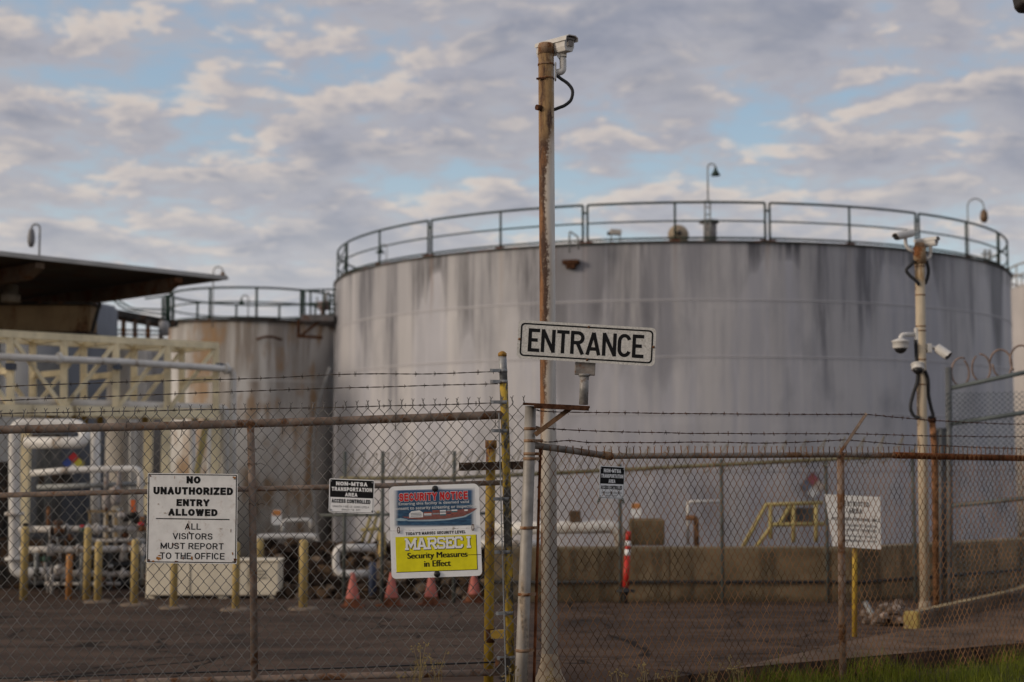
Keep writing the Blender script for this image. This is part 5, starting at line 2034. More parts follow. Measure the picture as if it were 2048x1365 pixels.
for i in range(7):
    px = 1922 + i * 42
    py = 744 - i * 8.5
    c = P(px, py, Y3 - i * .09)
    rx, rz = 19 * m_at(Y3), 28 * m_at(Y3)
    pts = [c + V((cos(t_) * rx * (1 + .04 * i % 2), (t_ / 6.28 - .5) * .12, sin(t_) * rz)) for t_ in [2 * pi * j / 30 + 1.2 + i for j in range(30 - (2 if i == 1 else 0))]]
    mb.tube(pts, .014, 6)
mb.build('razor_coil', mat('rust_razor', (.26, .19, .16), .7, .1, .25, 8), tf)

# ------------------------------------------------------------------ foreground gate
YG = 9.45
kg = m_at(YG)
gate = thing('chain_link_gate', 'wide rusty chain link gate with three strands of barbed wire', 'gate', P(-150, 1340, YG))
def gp(px, py, dy=0.0):
    return P(px, py, YG + dy)
mb = MB()
top_pts = [gp(x, 860 - 30 * x / 1000 + (2.5 * sin(x / 330.))) for x in range(-160, 1011, 65)]
mb.tube(top_pts, 8.4 * kg, 18)
mb.build('top_rail', rail_brown, gate)
mb = MB()
mb.tube([gp(x, 991 - 25 * x / 1000, .01) for x in (-160, 300, 700, 1008)], 5.3 * kg, 14)
mb.build('middle_rail', rail_brown, gate)
mb = MB()
mb.tube([gp(x, 1372 - 27 * x / 1000, .0) for x in (-160, 300, 700, 1016)], 6.6 * kg, 14)
mb.build('bottom_rail', rail_brown, gate)
mb = MB()
mb.tube([gp(501, 846, 0.0), gp(505, 1000, 0.0), gp(509, 1360, 0.0)], 7.4 * kg, 16)
mb.build('upright', rail_brown, gate)
mb = MB()
mb.tube([gp(-160, 860), gp(-156, 1376)], 9 * kg, 14)
mb.build('upright', rail_brown, gate)
mb = MB()
mb.tube([gp(1007.2, 762), gp(1011, 880), gp(1017, 1120), gp(1021.5, 1372)], 8.4 * kg, 20)
stile = mb.build('stile', yel_chip, gate)
mb = MB()
mb.tube([gp(1005, 712), gp(1007.2, 762)], 8.0 * kg, 20)
mb.build('stile_extension', galv, gate)
mb = MB()
mb.lathe([(8.8 * kg, 0), (8.8 * kg, .018), (6.5 * kg, .026), (3 * kg, .034)], gp(1004.7, 713), n=20)
mb.build('stile_cap', mat('rust_cap', (.34, .19, .05), .8, 0, .3, 20), gate)
mb = MB()
mb.beam(gp(997.5, 826, -.045), gp(1011.5, 1368, -.045), .021, .008)
mb.build('tension_bar', galv, gate)
mb = MB()
for yy in (742, 764, 805, 862, 998, 1104, 1226, 1315):
    mb = MB()
    cx_ = 1005 + (yy - 712) * .025
    c = gp(cx_, yy)
    mb.tube([c - V((0, 0, .012)), c + V((0, 0, .012))], 9.3 * kg, 18)
    mb.beam(c + V((-.02, -.03, 0)), c + V((-.085, -.04, 0)), .006, .022)
    mb.tube([c + V((-.075, -.06, 0)), c + V((-.075, -.02, 0))], .011, 8)
    mb.build('tension_band', galv, gate)
mb = MB()
gz0 = gp(-150, 1382)
U = (gp(1000, 1350) - gp(0, 1377)).normalized()
hf = None
chain_link(mb, gp(-150, 1384, -.05), U, gp(1004, 0).x - gp(-150, 0).x, (1384 - 838) * kg, .0735, .0885, .0026, jit=.0035, ends=True, seed=1)
mb.build('wire_mesh', wire_grey, gate)
mb = MB()
for i in range(10):
    mb = MB()
    px = 40 + i * 105 + random.uniform(-20, 20)
    py = 859 - 30 * px / 1000
    c = gp(px, py)
    pts = [c + V((0, cos(t_) * 9.2 * kg, sin(t_) * 9.2 * kg)) for t_ in [2 * pi * j / 14 for j in range(12)]]
    mb.tube(pts, .0022, 5)
    mb.tube([c + V((0, -.055, -.04)), c + V((random.uniform(-.01, .01), -.07, -.09))], .0022, 5)
    mb.build('tie_wire', barb_grey, gate)
for px, py in ((505, 930), (503, 900), (508, 1010)):
    mb = MB()
    c = gp(px, py)
    mb.tube([c + V((cos(t_) * 9.2 * kg, sin(t_) * 9.2 * kg - .012, .012 * sin(2 * t_))) for t_ in [2 * pi * j / 14 for j in range(12)]], .0022, 5)
    mb.tube([c + V((.03, -.035, 0)), c + V((.06, -.045, .012)), c + V((.09, -.03, -.004))], .002, 5)
    mb.build('tie_wire', barb_grey, gate)
wires = [[(-160, 782), (0, 774), (200, 766), (512, 757), (700, 749), (860, 748), (996, 744)],
         [(-160, 809), (0, 802), (200, 794), (512, 782), (800, 773), (996, 768)],
         [(-160, 836), (0, 828), (300, 822), (512, 818), (800, 812), (996, 806)]]
for i, wl in enumerate(wires):
    mb = MB()
    barbed(mb, spline([gp(*p) for p in wl], 8), seed=i * 3 + 1)
    mb.build('barbed_wire', barb_grey, gate)
mb = MB()
mb.tube([gp(-160, 1362, .12), gp(300, 1348, .12), gp(700, 1336, .12), gp(1010, 1324, .08)], .006, 6)
mb.build('bottom_line', black_rub, gate)  # thin dark line just behind the bottom rail
mb = MB()
mb.box(gp(1006, 1332, -.03), (.10, .03, .10))
mb.build('latch', dark_steel, gate)

# yellow latch post with a timber across it
YL = 10.1
lp = thing('latch_post', 'rusty yellow steel post behind the gate with a timber nailed across', 'post', V((P(978, 1345, YL).x, YL, 0)))
kl = m_at(YL)
mb = MB()
mb.tube([V((P(977, 1345, YL).x, YL, -.02)), P(979, 1100, YL), P(982, 893, YL)], 9.6 * kl, 20)
mb.build('post', yel_rust, lp)
mb = MB()
mb.tube([P(982, 897, YL), P(982, 881, YL)], 11.6 * kl, 20)
mb.build('collar', yel_rust, lp)
mb = MB()
c = P(992, 1269, YL)
mb.beam(P(984, 1269, YL - .02), P(1012, 1268, YL - .06), .05, 16 * kl)
mb.build('stop_arm', yel_rust, lp)
mb = MB()
mb.beam(P(918, 934, YL - .06), P(1048, 931, YL - .06), .05, 16 * kl)
mb.build('cross_timber', wood, lp)
mb = MB()
mb.tube([P(979, 1285, YL), P(979, 1258, YL)], 10.4 * kl, 16)
mb.build('rust_collar', rust_dk, lp)

# ------------------------------------------------------------------ right fence
rf = thing('chain_link_fence', 'rust-brown chain link fence with barbed wire running away to the right', 'fence', fence_pt(1070, 1400))
FU = V((1, FSL, 0)).normalized()
FN = FU.cross(V((0, 0, 1))).normalized()
def fp(px, py, off=0.0):
    return fence_pt(px, py) + FN * off
kf = lambda px: m_at(fence_Y(px))
# thick leaning galvanised corner post
mb = MB()
mb.tube([fp(1061, 813), fp(1058, 930), fp(1052, 1100), fp(1046, 1260), fp(1040, 1440)], [11.2 * kf(1060), 11.4 * kf(1060), 11.9 * kf(1060), 12.4 * kf(1060), 12.8 * kf(1060)], 24)
gpst = mb.build('corner_post', post_galv, rf)
mb = MB()
for yy, xx in ((858, 1060), (882, 1059.5), (908, 1059), (918, 1058.5), (1056, 1053), (1189, 1049), (1301, 1045)):
    mb = MB()
    c = fp(xx, yy)
    mb.tube([c - V((0, 0, .010)), c + V((0, 0, .010))], (12.0 + (yy - 858) * .0034) * kf(1060), 24)
    mb.beam(c + FU * .03 + FN * .03, c + FU * .085 + FN * .03, .006, .02)
    mb.build('tension_band', band_tan, rf)
mb = MB()
mb.beam(fp(1075, 897, .03), fp(1060, 1440, .03), .02, .008)
mb.build('tension_bar', rail_red, rf)
mb = MB()
mb.tube([fp(1066, 891), fp(1140, 901), fp(1213, 912)], 6.8 * kf(1140), 16)
mb.build('top_rail', rail_galv, rf)
mb = MB()
mb.tube([fp(1206, 911), fp(1222, 913)], 8.2 * kf(1215), 16)
mb.build('rail_sleeve', band_tan, rf)
mb = MB()
mb.tube([fp(1220, 912.5), fp(1450, 911), fp(1680, 910), fp(1790, 911)], 5.7 * kf(1450), 16)
mb.build('top_rail', rail_galv, rf)
mb = MB()
mb.tube([fp(1788, 911), fp(1900, 914), fp(2048, 917), fp(2300, 921)], 6.3 * kf(1900), 16)
mb.build('top_rail', rail_red, rf)
mb = MB()
mb.tube([fp(1681, 906, .0), fp(1683, 1100), fp(1686, 1372)], 7.3 * kf(1680), 18)
mb.build('line_post', rail_brown, rf)
mb = MB()
ae = fp(1733, 827)
ae = ae + FN * .0
mb.beam(fp(1679, 908), P(1733, 827, fence_Y(1733) - .28), .036, .022)
mb.build('barb_arm', rail_brown, rf)
mb = MB()
mb.tube([fp(2300, 917), fp(2306, 1340)], 8.2 * kf(2300), 14)
mb.build('line_post', rail_brown, rf)
# woven mesh
mb = MB()
def fence_shape(p, u, z):
    # follow the sagging first bay and the falling ground
    return p
O_ = fp(1070, 1415, .035)
O_.z = -.19
Wf = (fp(2300, 917) - fp(1070, 891)).length
ztop_l = fp(1215, 912).z
chain_link(mb, O_, FU, Wf, ztop_l + .035 + .19, .067, .0895, .0027, jit=.005, ends=True, seed=2)
mb.build('wire_mesh', wire_rust, rf)
wl = [[(1072, 820), (1090, 823), (1135, 825), (1250, 826), (1400, 828), (1600, 829), (1733, 829)],
      [(1733, 829), (1800, 836), (1900, 843), (2048, 849), (2300, 845)],
      [(1072, 854), (1100, 858), (1200, 863), (1400, 867), (1560, 868), (1707, 868)],
      [(1707, 868), (1860, 872), (2048, 874), (2300, 873)],
      [(1072, 884), (1100, 885), (1140, 882), (1200, 886), (1400, 885), (1560, 886), (1690, 880)],
      [(1690, 880), (1800, 889), (1900, 893), (2048, 898), (2300, 896)]]
for i, w_ in enumerate(wl):
    mb = MB()
    pts = []
    for j, p in enumerate(w_):
        q = fp(*p)
        if i < 2:                                   # the top strand leans out with the arm
            f_ = max(0.0, 1 - abs(p[0] - 1733) / 330)
            q = P(p[0], p[1], fence_Y(p[0]) - .28 * f_)
        pts.append(q)
    barbed(mb, spline(pts, 8), seed=20 + i, r=.0021)
    mb.build('barbed_wire', barb_rust, rf)
mb = MB()
for px in (1240, 1330, 1420, 1520, 1610, 1760, 1880, 1980):
    mb = MB()
    c = fp(px, 911.5 if px < 1800 else 914)
    mb.tube([c + FN * (cos(t_) * 6.8 * kf(px)) + V((0, 0, sin(t_) * 6.8 * kf(px))) for t_ in [2 * pi * j / 12 for j in range(11)]], .0022, 5)
    mb.tube([c + FN * .03 + V((0, 0, -.03)), c + FN * .04 + V((0, 0, -.075))], .002, 5)
    mb.build('tie_wire', wire_rust, rf)

# ENTRANCE sign on its bracket
YE = 9.33
es = thing('entrance_sign', 'tilted white ENTRANCE sign on a short pipe above the fence corner', 'sign', P(1165, 812, YE))
S, w, h = frame((1037, 640), (1313, 657), (1309, 733), (1033, 717), YE - .04)
mb = MB()
mb.prism(rrect(0, 0, w, h, 9), S, -.004, 0, 0)
# border line
o, i_ = rrect(5.5, 5, w - 5.5, h - 5, 8), rrect(8.6, 8.1, w - 8.6, h - 8.1, 6)
k = len(o)
mb.add([S(a_, b_, .0008) for a_, b_ in o] + [S(a_, b_, .0008) for a_, b_ in i_], [(i, (i + 1) % k, k + (i + 1) % k, k + i) for i in range(k)], 1)
GL = {'E': [[(.13, 0), (.13, 1)], [(0, .93), (1, .93)], [(0.02, .51), (.82, .51)], [(0, .07), (1, .07)]],
      'N': [[(.12, 0), (.12, 1)], [(.88, 0), (.88, 1)], [(.10, .985), (.90, .015)]],
      'T': [[(0, .93), (1, .93)], [(.5, .9), (.5, 0)]],
      'R': [[(.12, 0), (.12, 1)], [(0.02, .93), (.52, .93)] + arc(.52, .715, .35, .215, 90, -90, 10) + [(.02, .50)], [(.50, .48), (.89, 0)]],
      'A': [[(.11, 0), (.5, .98)], [(.5, .98), (.89, 0)], [(.22, .27), (.78, .27)]],
      'C': [arc(.5, .66, .385, .27, 20, 180, 12) + arc(.5, .34, .385, .27, 180, 340, 12)]}
lw, gap, x = 24.5, 5.6, 24
widths = {'E': 22.5, 'N': 28, 'T': 25, 'R': 27.5, 'A': 30, 'C': 26.5}
tot = sum(widths[c_] for c_ in 'ENTRANCE')
gap = (231 - tot) / 7
x = 22
for c_ in 'ENTRANCE':
    strokes(mb, S, GL[c_], x, 15, widths[c_], 46, 7.0, 1, .0008)
    x += widths[c_] + gap
mb.build('panel', [sign_dull, ink], es)
mb = MB()
for a_, b_ in ((w / 2 + 3, h - 6), (w / 2 + 3, 5), (4, h / 2), (w - 4, h / 2)):
    MB().lathe([(.009, 0), (.007, .004), (.002, .006)], S(a_, b_, 0), axis=(0, -1, 0), n=10).build('bolt', rust_m, es)
mb = MB()
mb.box(P(1170, 738, YE), (41 * m_at(YE), .028, 26 * m_at(YE)), Matrix.Rotation(R(3), 3, 'Y'))
mb.build('holder', mat('cast_holder', (.24, .22, .20), .6, .2, .25, 12, dirt=RUST, dirt_amt=.3, dirt_scale=14), es, bevel=.005)
mb = MB()
mb.tube([P(1167, 810, YE), P(1169, 748, YE)], 9.2 * m_at(YE), 18)
mb.tube([P(1169, 753, YE), P(1169, 748, YE)], 12 * m_at(YE), 18)
mb.build('stub_pipe', mat('peeling_pipe', (.30, .29, .28), .55, .2, .3, 14, dirt=(.14, .09, .06), dirt_amt=.35, dirt_scale=14), es)
mb = MB()
mb.beam(P(1046, 808, YE), P(1179, 815, YE), .09, .014)
mb.beam(P(1068, 813, YE - .05), P(1178, 818, YE - .05), .012, .026)
mb.build('bracket_plate', rust_dk, es)
mb = MB()
mb.beam(P(1142, 816, YE), P(1070, 870, YE + .02), .03, .03)
mb.build('brace', mat('rusty_angle', (.145, .085, .05), .85, 0, .3, 14, bump=.3), es)

# sign: no unauthorized entry
ns = thing('warning_sign', 'square white NO UNAUTHORIZED ENTRY sign with rust spots on the gate', 'sign', gp(383, 1037, -.09))
S, w, h = frame((296, 946), (475, 949), (474, 1128), (292, 1127), YG - .085)
mb = MB()
mb.prism(rrect(0, 0, w, h, 2.5), S, -.003, 0, 0)
o, i_ = rrect(1.6, 1.6, w - 1.6, h - 1.6, 2), rrect(3.4, 3.4, w - 3.4, h - 3.4, 1.5)
k = len(o)
mb.add([S(a_, b_, .0008) for a_, b_ in o] + [S(a_, b_, .0008) for a_, b_ in i_], [(i, (i + 1) % k, k + (i + 1) % k, k + i) for i in range(k)], 1)
for s_, x0, y0, x1, y1, b_ in (('NO', 78, 160, 106, 174.5, .045), ('UNAUTHORIZED', 12, 137.5, 171.5, 152.5, .045), ('ENTRY', 58.5, 114.5, 124.5, 128.5, .045), ('ALLOWED', 42.5, 95, 141, 109, .045),
                          ('ALL', 76, 67.5, 108, 80, .012), ('VISITORS', 52, 48, 131.5, 60.5, .012), ('MUST REPORT', 28, 28.5, 154, 41, .012), ('TO THE OFFICE', 27, 8.5, 156, 21.5, .012)):
    put_caps(mb, S, s_, x0, y0, x1, y1, 1, .0008, .27 if b_ > .02 else .155, .10 if b_ > .02 else .13)
mb.prism([(18, 88), (165, 87.5), (165, 89.6), (18, 90)], S, 0, .0009, 1, back=False)
random.seed(21)
def blotch(mb, S, x, y, r, mi, lift, sx=1, sy=1):
    pts = []
    for j in range(14):
        t_ = 2 * pi * j / 14
        q = r * random.uniform(.5, 1.25)
        pts.append((x + cos(t_) * q * sx, y + sin(t_) * q * sy))
    mb.prism(pts, S, 0, lift, mi, back=False)
for (x, y, r, sx, sy, mi) in ((24, 9, 4.5, 1.2, .9, 2), (26, 15, 2, 2.2, .6, 2), (73, 11, 2.4, .8, 1.4, 3), (91, 11, 2.6, .7, 1.9, 2), (53, 37, 2.2, .8, 1.2, 3), (85, 62, 2.0, .8, 1.2, 3), (82, 72, 1.2, .7, 4, 3), (84, 82, 1.0, .7, 4, 3),
                       (177, 8, 3.4, 1, 1, 3), (172, 20, 1.6, .9, 2.6, 2), (5, 6, 2.6, 1, 1, 3), (14, 4, 2.2, 1.6, .8, 2), (60, 4, 1.8, 2, .6, 3), (174, 173, 3, 1.3, .9, 2), (6, 174, 2, 1, 1, 3), (168, 66, 1.8, .7, 2.2, 4), (148, 70, 2.0, 1.5, .8, 4), (36, 100, 2.2, 1.5, .8, 4), (22, 118, 2, 1, 1, 4), (54, 172, 1.3, .6, 2.6, 2)):
    blotch(mb, S, x, y, r, mi, .0013 + random.uniform(0, .0004), sx, sy)
mb.build('panel', [sign_white, ink, mat('orange_rust', (.34, .15, .04), .9, 0, .3, 30), mat('brown_rust', (.12, .045, .022), .9, 0, .3, 30), mat('pale_stain', (.46, .41, .36), .8, 0, .2, 30)], ns)
mb = MB()
for a_, b_ in ((2, 160), (2, 78), (w - 2, 170), (w - 3, 5)):
    q = S(a_, b_, .002)
    MB().tube([q + V((-.02, 0, 0)), q, q + V((0, .05, 0))], .002, 5).build('tie_wire', barb_grey, ns)


def mtsa(label, corners, Y, YR, worn, root):
    t_ = thing('area_sign', label, 'sign', root)
    S, w, h = frame(*corners, Y, YR)
    mb = MB()
    X, Z = w / 90., h / 68.
    f_ = lambda a_, b_, l=0.0: S(a_ * X, b_ * Z, l)
    mb.prism(rrect(0, 0, 90, 68, 3), f_, -.003, 0, 0)
    mb.prism(rrect(1.8, 31, 88.2, 66.4, 1.4), f_, 0, .0006, 1, back=False)
    for a_, b_, c_, d_ in ((1.8, 1.8, 2.6, 31), (87.4, 1.8, 88.2, 31), (1.8, 1.4, 88.2, 2.2)):
        mb.prism([(a_, b_), (c_, b_), (c_, d_), (a_, d_)], f_, 0, .0006, 1, back=False)
    put_caps(mb, f_, 'NON-MTSA', 13.5, 54.5, 76, 62.5, 0, .0012, .25, .09)
    put_caps(mb, f_, 'TRANSPORTATION', 5, 43.5, 85.5, 51.5, 0, .0012, .25, .09)
    put_caps(mb, f_, 'AREA', 32, 33, 56.5, 40.5, 0, .0012, .25, .09)
    put_caps(mb, f_, 'ACCESS CONTROLLED', 5.5, 19.5, 82.5, 27.5, 1, .0010, .24, .09)
    if worn:
        put_text(mb, f_, 'UNAUTH  P ESE  CE  CONS I UTES A', 8, 10.5, 80, 14.5, 2, .0010)
        put_text(mb, f_, 'BREACH  F SE   RITY', 26, 4.5, 63, 8.2, 2, .0010)
    else:
        put_text(mb, f_, 'UNAUTHORIZED PRESENCE CONSTITUTES A', 8, 10.5, 82, 14.5, 2, .0010)
        put_text(mb, f_, 'BREACH OF SECURITY', 26, 4.5, 64, 8.2, 2, .0010)
    mb.build('panel', [sign_clean, ink, ink_faded], t_)
    mb = MB()
    for a_, b_ in ((4, 63), (86, 63), (4, 5), (86, 5)):
        q = f_(a_, b_, 0)
        MB().lathe([(.006, 0), (.005, .004), (.001, .005)], q, axis=(0, -1, 0), n=8).build('bolt', galv, t_)
    return t_, f_


mtsa('small landscape NON-MTSA TRANSPORTATION AREA sign on the gate', ((659, 957), (749, 961), (748, 1028), (657, 1025)), YG - .085, None, True, gp(703, 992, -.09))
yl_, yr_ = fence_Y(1200) - .06, fence_Y(1249) - .06
t_, f_ = mtsa('narrow NON-MTSA TRANSPORTATION AREA sign wired to the right fence', ((1201, 932), (1249, 934), (1248, 999), (1197, 997)), yl_, yr_, False, fp(1224, 965, .06))
mb = MB()
for x0, s_ in ((3, -1), (86, 1)):
    mb = MB()
    for k in range(3):
        q = f_(x0 + s_ * 3 * k * .8, -1 - k * 3.5, 0)
        mb.tube([q + V((cos(a_) * .007, -.004, sin(a_) * .009)) for a_ in [2 * pi * j / 8 for j in range(8)]], .002, 4)
    mb.build('tie_wire', mat('green_tie', (.03, .06, .035), .6), t_)

# security notice
sn = thing('security_notice', 'white SECURITY NOTICE board with a ship picture and a yellow panel on the gate', 'sign', gp(871, 1062, -.10))
S, w, h = frame((778, 974), (957, 967), (965, 1152), (783, 1158), YG - .10)
X, Z = w / 181., h / 184.
f_ = lambda a_, b_, l=0.0: S(a_ * X, b_ * Z, l)
mb = MB()
# photo px (x, y) on the sign: a = along, b = up from the lower edge
mb.prism([p for p in rrect(0, 80, 181, 184, 11) if p[1] > 130] + [(0, 96), (181, 96)], f_, -.003, 0, 0)
def tx(s_, x0, y0, x1, y1, mi, lift=.0012, bold=.0, grow=0.0, space=1.0):
    put_text(mb, f_, s_, x0, y0, x1, y1, mi, lift, bold, space, grow)
fs_ = lambda a_, b_, l=0.0: f_(a_, 108 + (b_ - 108) * .78, l)
# ship: sea, wake, hull, deck cargo
mb.prism([(28, 118.5), (38, 115), (80, 113), (120, 114.5), (152, 120.5), (166, 130), (172, 138), (160, 129), (140, 122), (95, 117), (50, 118)], fs_, 0, .0014, 9, back=False)
mb.prism([(10, 122), (22, 124), (36, 120), (30, 116), (14, 117)], fs_, 0, .00135, 9, back=False)
mb.prism([(38, 121.5), (60, 118), (110, 117.5), (148, 123), (168, 134.5), (176, 142), (150, 141), (60, 133), (40, 127), (24, 127)], fs_, 0, .0016, 3, back=False)
mb.prism([(44, 121), (110, 118.6), (148, 124.5), (160, 131), (110, 123.5), (50, 125)], fs_, 0, .0018, 4, back=False)
cols = [5, 6, 3, 2, 7, 5, 6, 2, 3, 8]
k = 0
for cx0, cx1 in ((69, 84), (86, 100), (101, 113), (115, 123), (124, 136)):
    for r_ in range(4):
        y0 = 126.5 + r_ * 3.6
        mb.prism([(cx0, y0), (cx1, y0), (cx1, y0 + 3.2), (cx0, y0 + 3.2)], fs_, 0, .0020, cols[k % 10], back=False)
        k += 3
mb.prism([(39, 124), (67, 124), (67, 136), (60, 142), (44, 140), (39, 134)], fs_, 0, .0022, 2, back=False)
for r_ in range(3):
    mb.prism([(42, 127 + r_ * 3.6), (64, 127 + r_ * 3.6), (64, 128.2 + r_ * 3.6), (42, 128.2 + r_ * 3.6)], fs_, 0, .0024, 8, back=False)
mb.prism([(150, 136), (157, 136), (157, 140), (150, 140)], fs_, 0, .0022, 2, back=False)
put_caps(mb, f_, 'SECURITY NOTICE', 20, 153.5, 158, 169.5, 2, .0020, .25, .10, grow=.75)
put_caps(mb, f_, 'SECURITY NOTICE', 20, 153.5, 158, 169.5, 1, .0032, .25, .10)
tx('Entering this facility is deemed valid', 19, 144, 160, 151.5, 2, .0042, .004)
tx('consent to security screening or inspection', 9.5, 134.5, 173, 142.5, 2, .0042, .004)
mb.build('upper_panel', [sign_clean, ink_red, ink_white, mat('hull_red', (.24, .09, .08), .5, 0, .2, 60), mat('hull_dark', (.22, .09, .07), .5), mat('box_grey', (.30, .33, .36), .5), mat('box_rust', (.33, .09, .06), .5), mat('box_teal', (.06, .16, .19), .5), mat('box_navy', (.04, .06, .10), .5), mat('wake_blue', (.34, .45, .52), .5)], sn)
mb = MB()
mb.prism(rrect(9, 101, 172, 176, 1), f_, 0, .0009, 0, back=False)
mb.build('picture', mat_print(), sn)
mb = MB()
mb.prism([(181, 95), (0, 95)] + [p for p in rrect(0, 0, 181, 110, 9) if p[1] < 50], f_, .001, .004, 0)
L0 = .004
mb.prism([(10, 13), (172, 12.5), (172, 82), (10, 83)], f_, 0, L0 + .0005, 1, back=False)
mb.prism([(171.5, 12), (172.7, 12), (172.7, 82), (171.5, 82)], f_, 0, L0 + .0008, 2, back=False)
mb.prism([(10, 12), (172.7, 12), (172.7, 13.2), (10, 13.2)], f_, 0, L0 + .0011, 2, back=False)
put_caps(mb, f_, "TODAY'S MARSEC SECURITY LEVEL", 31, 85.5, 151, 91.5, 2, L0 + .0008, .23, .13)
# slab-serif MARSEC I
SL = {'M': [[(.12, 0), (.12, 1)], [(.88, 0), (.88, 1)], [(.10, .97), (.5, .28), (.90, .97)], [(-.06, .06), (.30, .06)], [(.70, .06), (1.06, .06)], [(-.06, .94), (.16, .94)], [(.84, .94), (1.06, .94)]],
      'A': [[(.14, 0), (.45, .97)], [(.55, .97), (.86, 0)], [(.24, .30), (.76, .30)], [(-.04, .06), (.34, .06)], [(.66, .06), (1.04, .06)], [(.30, .94), (.66, .94)]],
      'R': [[(.18, 0), (.18, 1)], [(0, .93), (.78, .93), (.88, .82), (.88, .60), (.78, .49), (.2, .49)], [(.56, .47), (.86, .06)], [(0, .06), (.38, .06)], [(.74, .06), (1.04, .06)]],
      'S': [[(.90, .72), (.90, .84), (.80, .93), (.22, .93), (.12, .82), (.12, .62), (.22, .53), (.78, .46), (.88, .36), (.88, .17), (.78, .07), (.20, .07), (.10, .16), (.10, .30)]],
      'E': [[(.18, 0), (.18, 1)], [(0, .93), (.92, .93), (.92, .70)], [(.2, .50), (.66, .50)], [(.62, .36), (.62, .64)], [(0, .07), (.92, .07), (.92, .30)]],
      'C': [[(.90, .66), (.90, .84), (.78, .93), (.24, .93), (.12, .82), (.12, .18), (.24, .07), (.78, .07), (.90, .16), (.90, .32)]],
      'I': [[(.5, 0), (.5, 1)], [(.08, .93), (.92, .93)], [(.08, .07), (.92, .07)]]}
x = 30
wd = {'M': 21.5, 'A': 20, 'R': 19, 'S': 16, 'E': 16.5, 'C': 16.5, 'I': 10, ' ': 5}
xs_ = {}
for c_ in 'MARSEC I':
    if c_ != ' ':
        strokes(mb, f_, SL[c_], x + .6, 56.4, wd[c_], 22, 6.0, 2, L0 + .0008)
        strokes(mb, f_, SL[c_], x, 57, wd[c_], 22, 4.4, 0, L0 + .0022)
    x += wd[c_] + 1.0
for q in (-.9, -.45, 0, .45, .9):
    put_text(mb, f_, 'Security Measures', 33 + q, 35, 152.5 + q, 50.5, 2, L0 + .0008 + q * .0004, .0)
    put_text(mb, f_, 'in Effect', 66 + q, 21.5, 118.5 + q, 34, 2, L0 + .0008 + q * .0004, .0)
mb.prism([(147, 42.2), (180, 41.4), (180, 42.6), (147, 43)], f_, 0, L0 + .0012, 2, back=False)
mb.build('lower_panel', [sign_clean, ink_yel, ink], sn)
mb = MB()
for a_, b_, l_ in ((93, 176.5, 0), (91, 6.5, .004)):
    MB().lathe([(.021, l_), (.021, l_ + .006), (.014, l_ + .013), (.003, l_ + .015)], f_(a_, b_, 0), axis=(0, -1, 0), n=18).build('fastener', black_pl, sn)
for a_ in (17, 166):
    q = f_(a_, 96, .006)
    MB().tube([q + V((cos(t_) * .007, -.004, sin(t_) * .02 + .002)) for t_ in [2 * pi * j / 12 for j in range(13)]], .0028, 6, caps=False).build('hook', rust_dk, sn)

# ------------------------------------------------------------------ street lamp head reaching in at the top right corner
YS = 13.0
sl = thing('street_lamp', 'dark street lamp head showing only its corner at the top right', 'street lamp', PX(2420, -.1, YS))
ks = m_at(YS)
S = lambda a_, b_, l=0.0: P(2020, 0, YS) + V((a_, b_, 0)) + V((a_ * .12, 0, l + a_ * -.04))
mb = MB()
c0_ = P(2036, 22, YS)
vs, fs = [], []
prof_ = [(0.0, .10, .04), (.06, .16, .02), (.55, .19, .0), (.85, .10, .02)]
rings = []
for (a_, hw, zb2) in prof_:
    rings.append([c0_ + V((a_, -hw, zb2)), c0_ + V((a_, hw, zb2)), c0_ + V((a_ - .04, hw * .8, zb2 + .17)), c0_ + V((a_ - .04, -hw * .8, zb2 + .17))])
for rg in rings: vs += rg
for i in range(3):
    for j in range(4):
        fs.append((i * 4 + j, i * 4 + (j + 1) % 4, (i + 1) * 4 + (j + 1) % 4, (i + 1) * 4 + j))
fs += [(3, 2, 1, 0), (12, 13, 14, 15)]
mb.add(vs, fs)
mb.build('head', mat('bronze_head', (.045, .038, .034), .6, .2, .2, 6), sl, bevel=.02)
mb = MB()
pb = PX(2420, -.1, YS)
mb.tube(bend([pb, V((pb.x, pb.y, c0_.z + .15)), c0_ + V((.8, 0, .1))], .5), .05, 12)
mb.build('pole', dark_steel, sl)

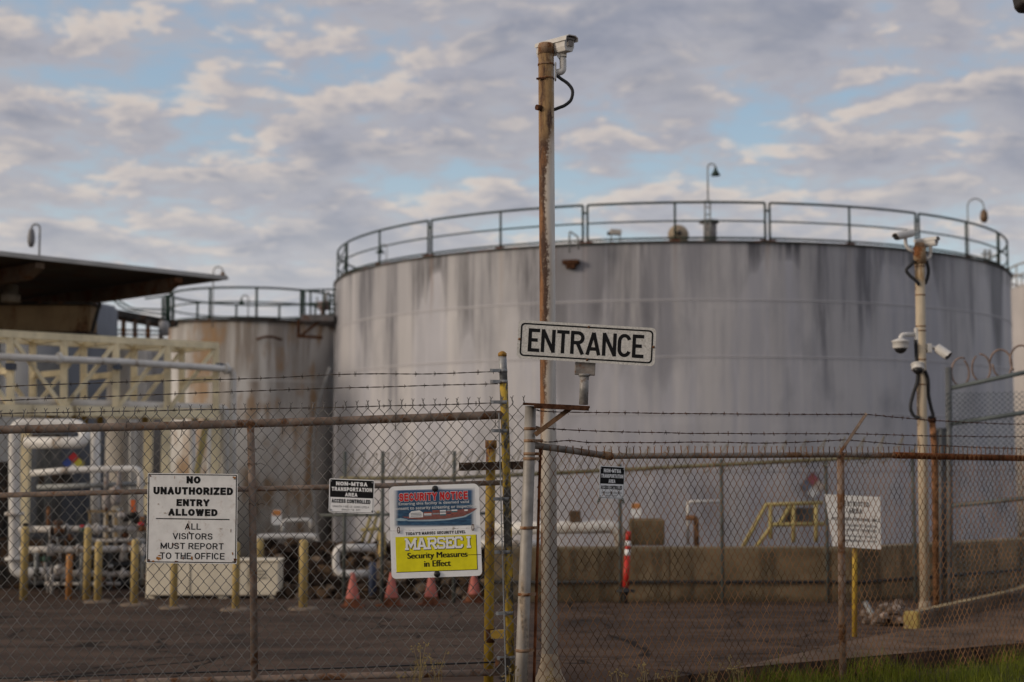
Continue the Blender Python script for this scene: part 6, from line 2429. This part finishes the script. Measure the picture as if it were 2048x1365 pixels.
# ------------------------------------------------------------------ grass and weeds
random.seed(31)
mb = MB()
def blade(mb, base, hgt, wid, lean, mi):
    d = V((cos(lean[0]), sin(lean[0]), 0))
    s_ = V((-d.y, d.x, 0)) * wid
    p1 = base + V((0, 0, hgt * .55)) + d * hgt * lean[1] * .3
    p2 = base + V((0, 0, hgt)) + d * hgt * lean[1]
    mb.add([base - s_, base + s_, p1 - s_ * .7, p1 + s_ * .7, p2], [(0, 1, 3, 2), (2, 3, 4)], mi)
cnt = 0
while cnt < 13000:
    X = random.uniform(.4, 6.2)
    Yf = FENCE0 + FSL * X
    Y = random.uniform(9.0, Yf + .36)
    if Y < 9.2: continue
    px = CX + F * X / Y
    dens_ = min(1, max(.03, (px - 1350) / 200)) if px < 1550 else 1.0
    if random.random() > dens_: continue
    clump = mnoise.noise(V((X * 1.6, Y * 1.6, 2)))
    if clump < -.05 and random.random() < .75: continue
    nearf = Y > Yf - .1
    hgt = random.uniform(.05, .15) * (1 + 1.1 * clump) * (1.25 if random.random() < .1 else 1)
    if random.random() < .012: hgt *= 2.0
    blade(mb, V((X, Y, gz(Y) - .145)), hgt, random.uniform(.0016, .0036), (random.uniform(0, 6.28), random.uniform(.1, .75)), 0)
    cnt += 1
tag(mb.build('grass', grass_m), 'bright green grass along the foot of the right fence', 'grass', kind='stuff')
mb = MB()
for (cx_, cy_, n_, hmax, Yb) in ((835, 1362, 7, .26, 9.3), (868, 1366, 6, .22, 9.35), (812, 1368, 4, .14, 9.3), (1300, 1380, 5, .2, 9.5), (1240, 1375, 4, .14, 9.45), (1420, 1378, 8, .2, 9.9), (1480, 1376, 8, .22, 9.9), (1345, 1380, 6, .18, 9.7), (1020, 1380, 4, .16, 9.2), (1110, 1385, 4, .15, 9.3)):
    for i in range(n_):
        b_ = P(cx_ + random.uniform(-14, 14), cy_ + 6, Yb)
        b_.z = gz(Yb) - (.14 if cx_ > 1050 else 0)
        tip = P(cx_ + random.uniform(-26, 26), cy_ - random.uniform(.4, 1) * hmax / m_at(Yb), Yb + random.uniform(-.1, .1))
        mid = b_.lerp(tip, .55) + V((random.uniform(-.015, .015), 0, .02))
        mb.tube([b_, mid, tip], [.0022, .0018, .001], 4)
        for k in range(5):
            q = tip + V((random.uniform(-.016, .016), random.uniform(-.01, .01), random.uniform(-.03, .008)))
            mb.box(q, (.007, .006, .009), Matrix.Rotation(random.random() * 3, 3, 'Y'))
            if k < 2:
                blade(mb, b_.lerp(tip, random.uniform(.1, .6)), random.uniform(.04, .09), .002, (random.uniform(0, 6.28), .9), 0)
tag(mb.build('dry_weeds', dry_m), 'dry straw-coloured weed stalks at the foot of the gate and fence', 'weeds', kind='stuff')
# scattered grit on the road
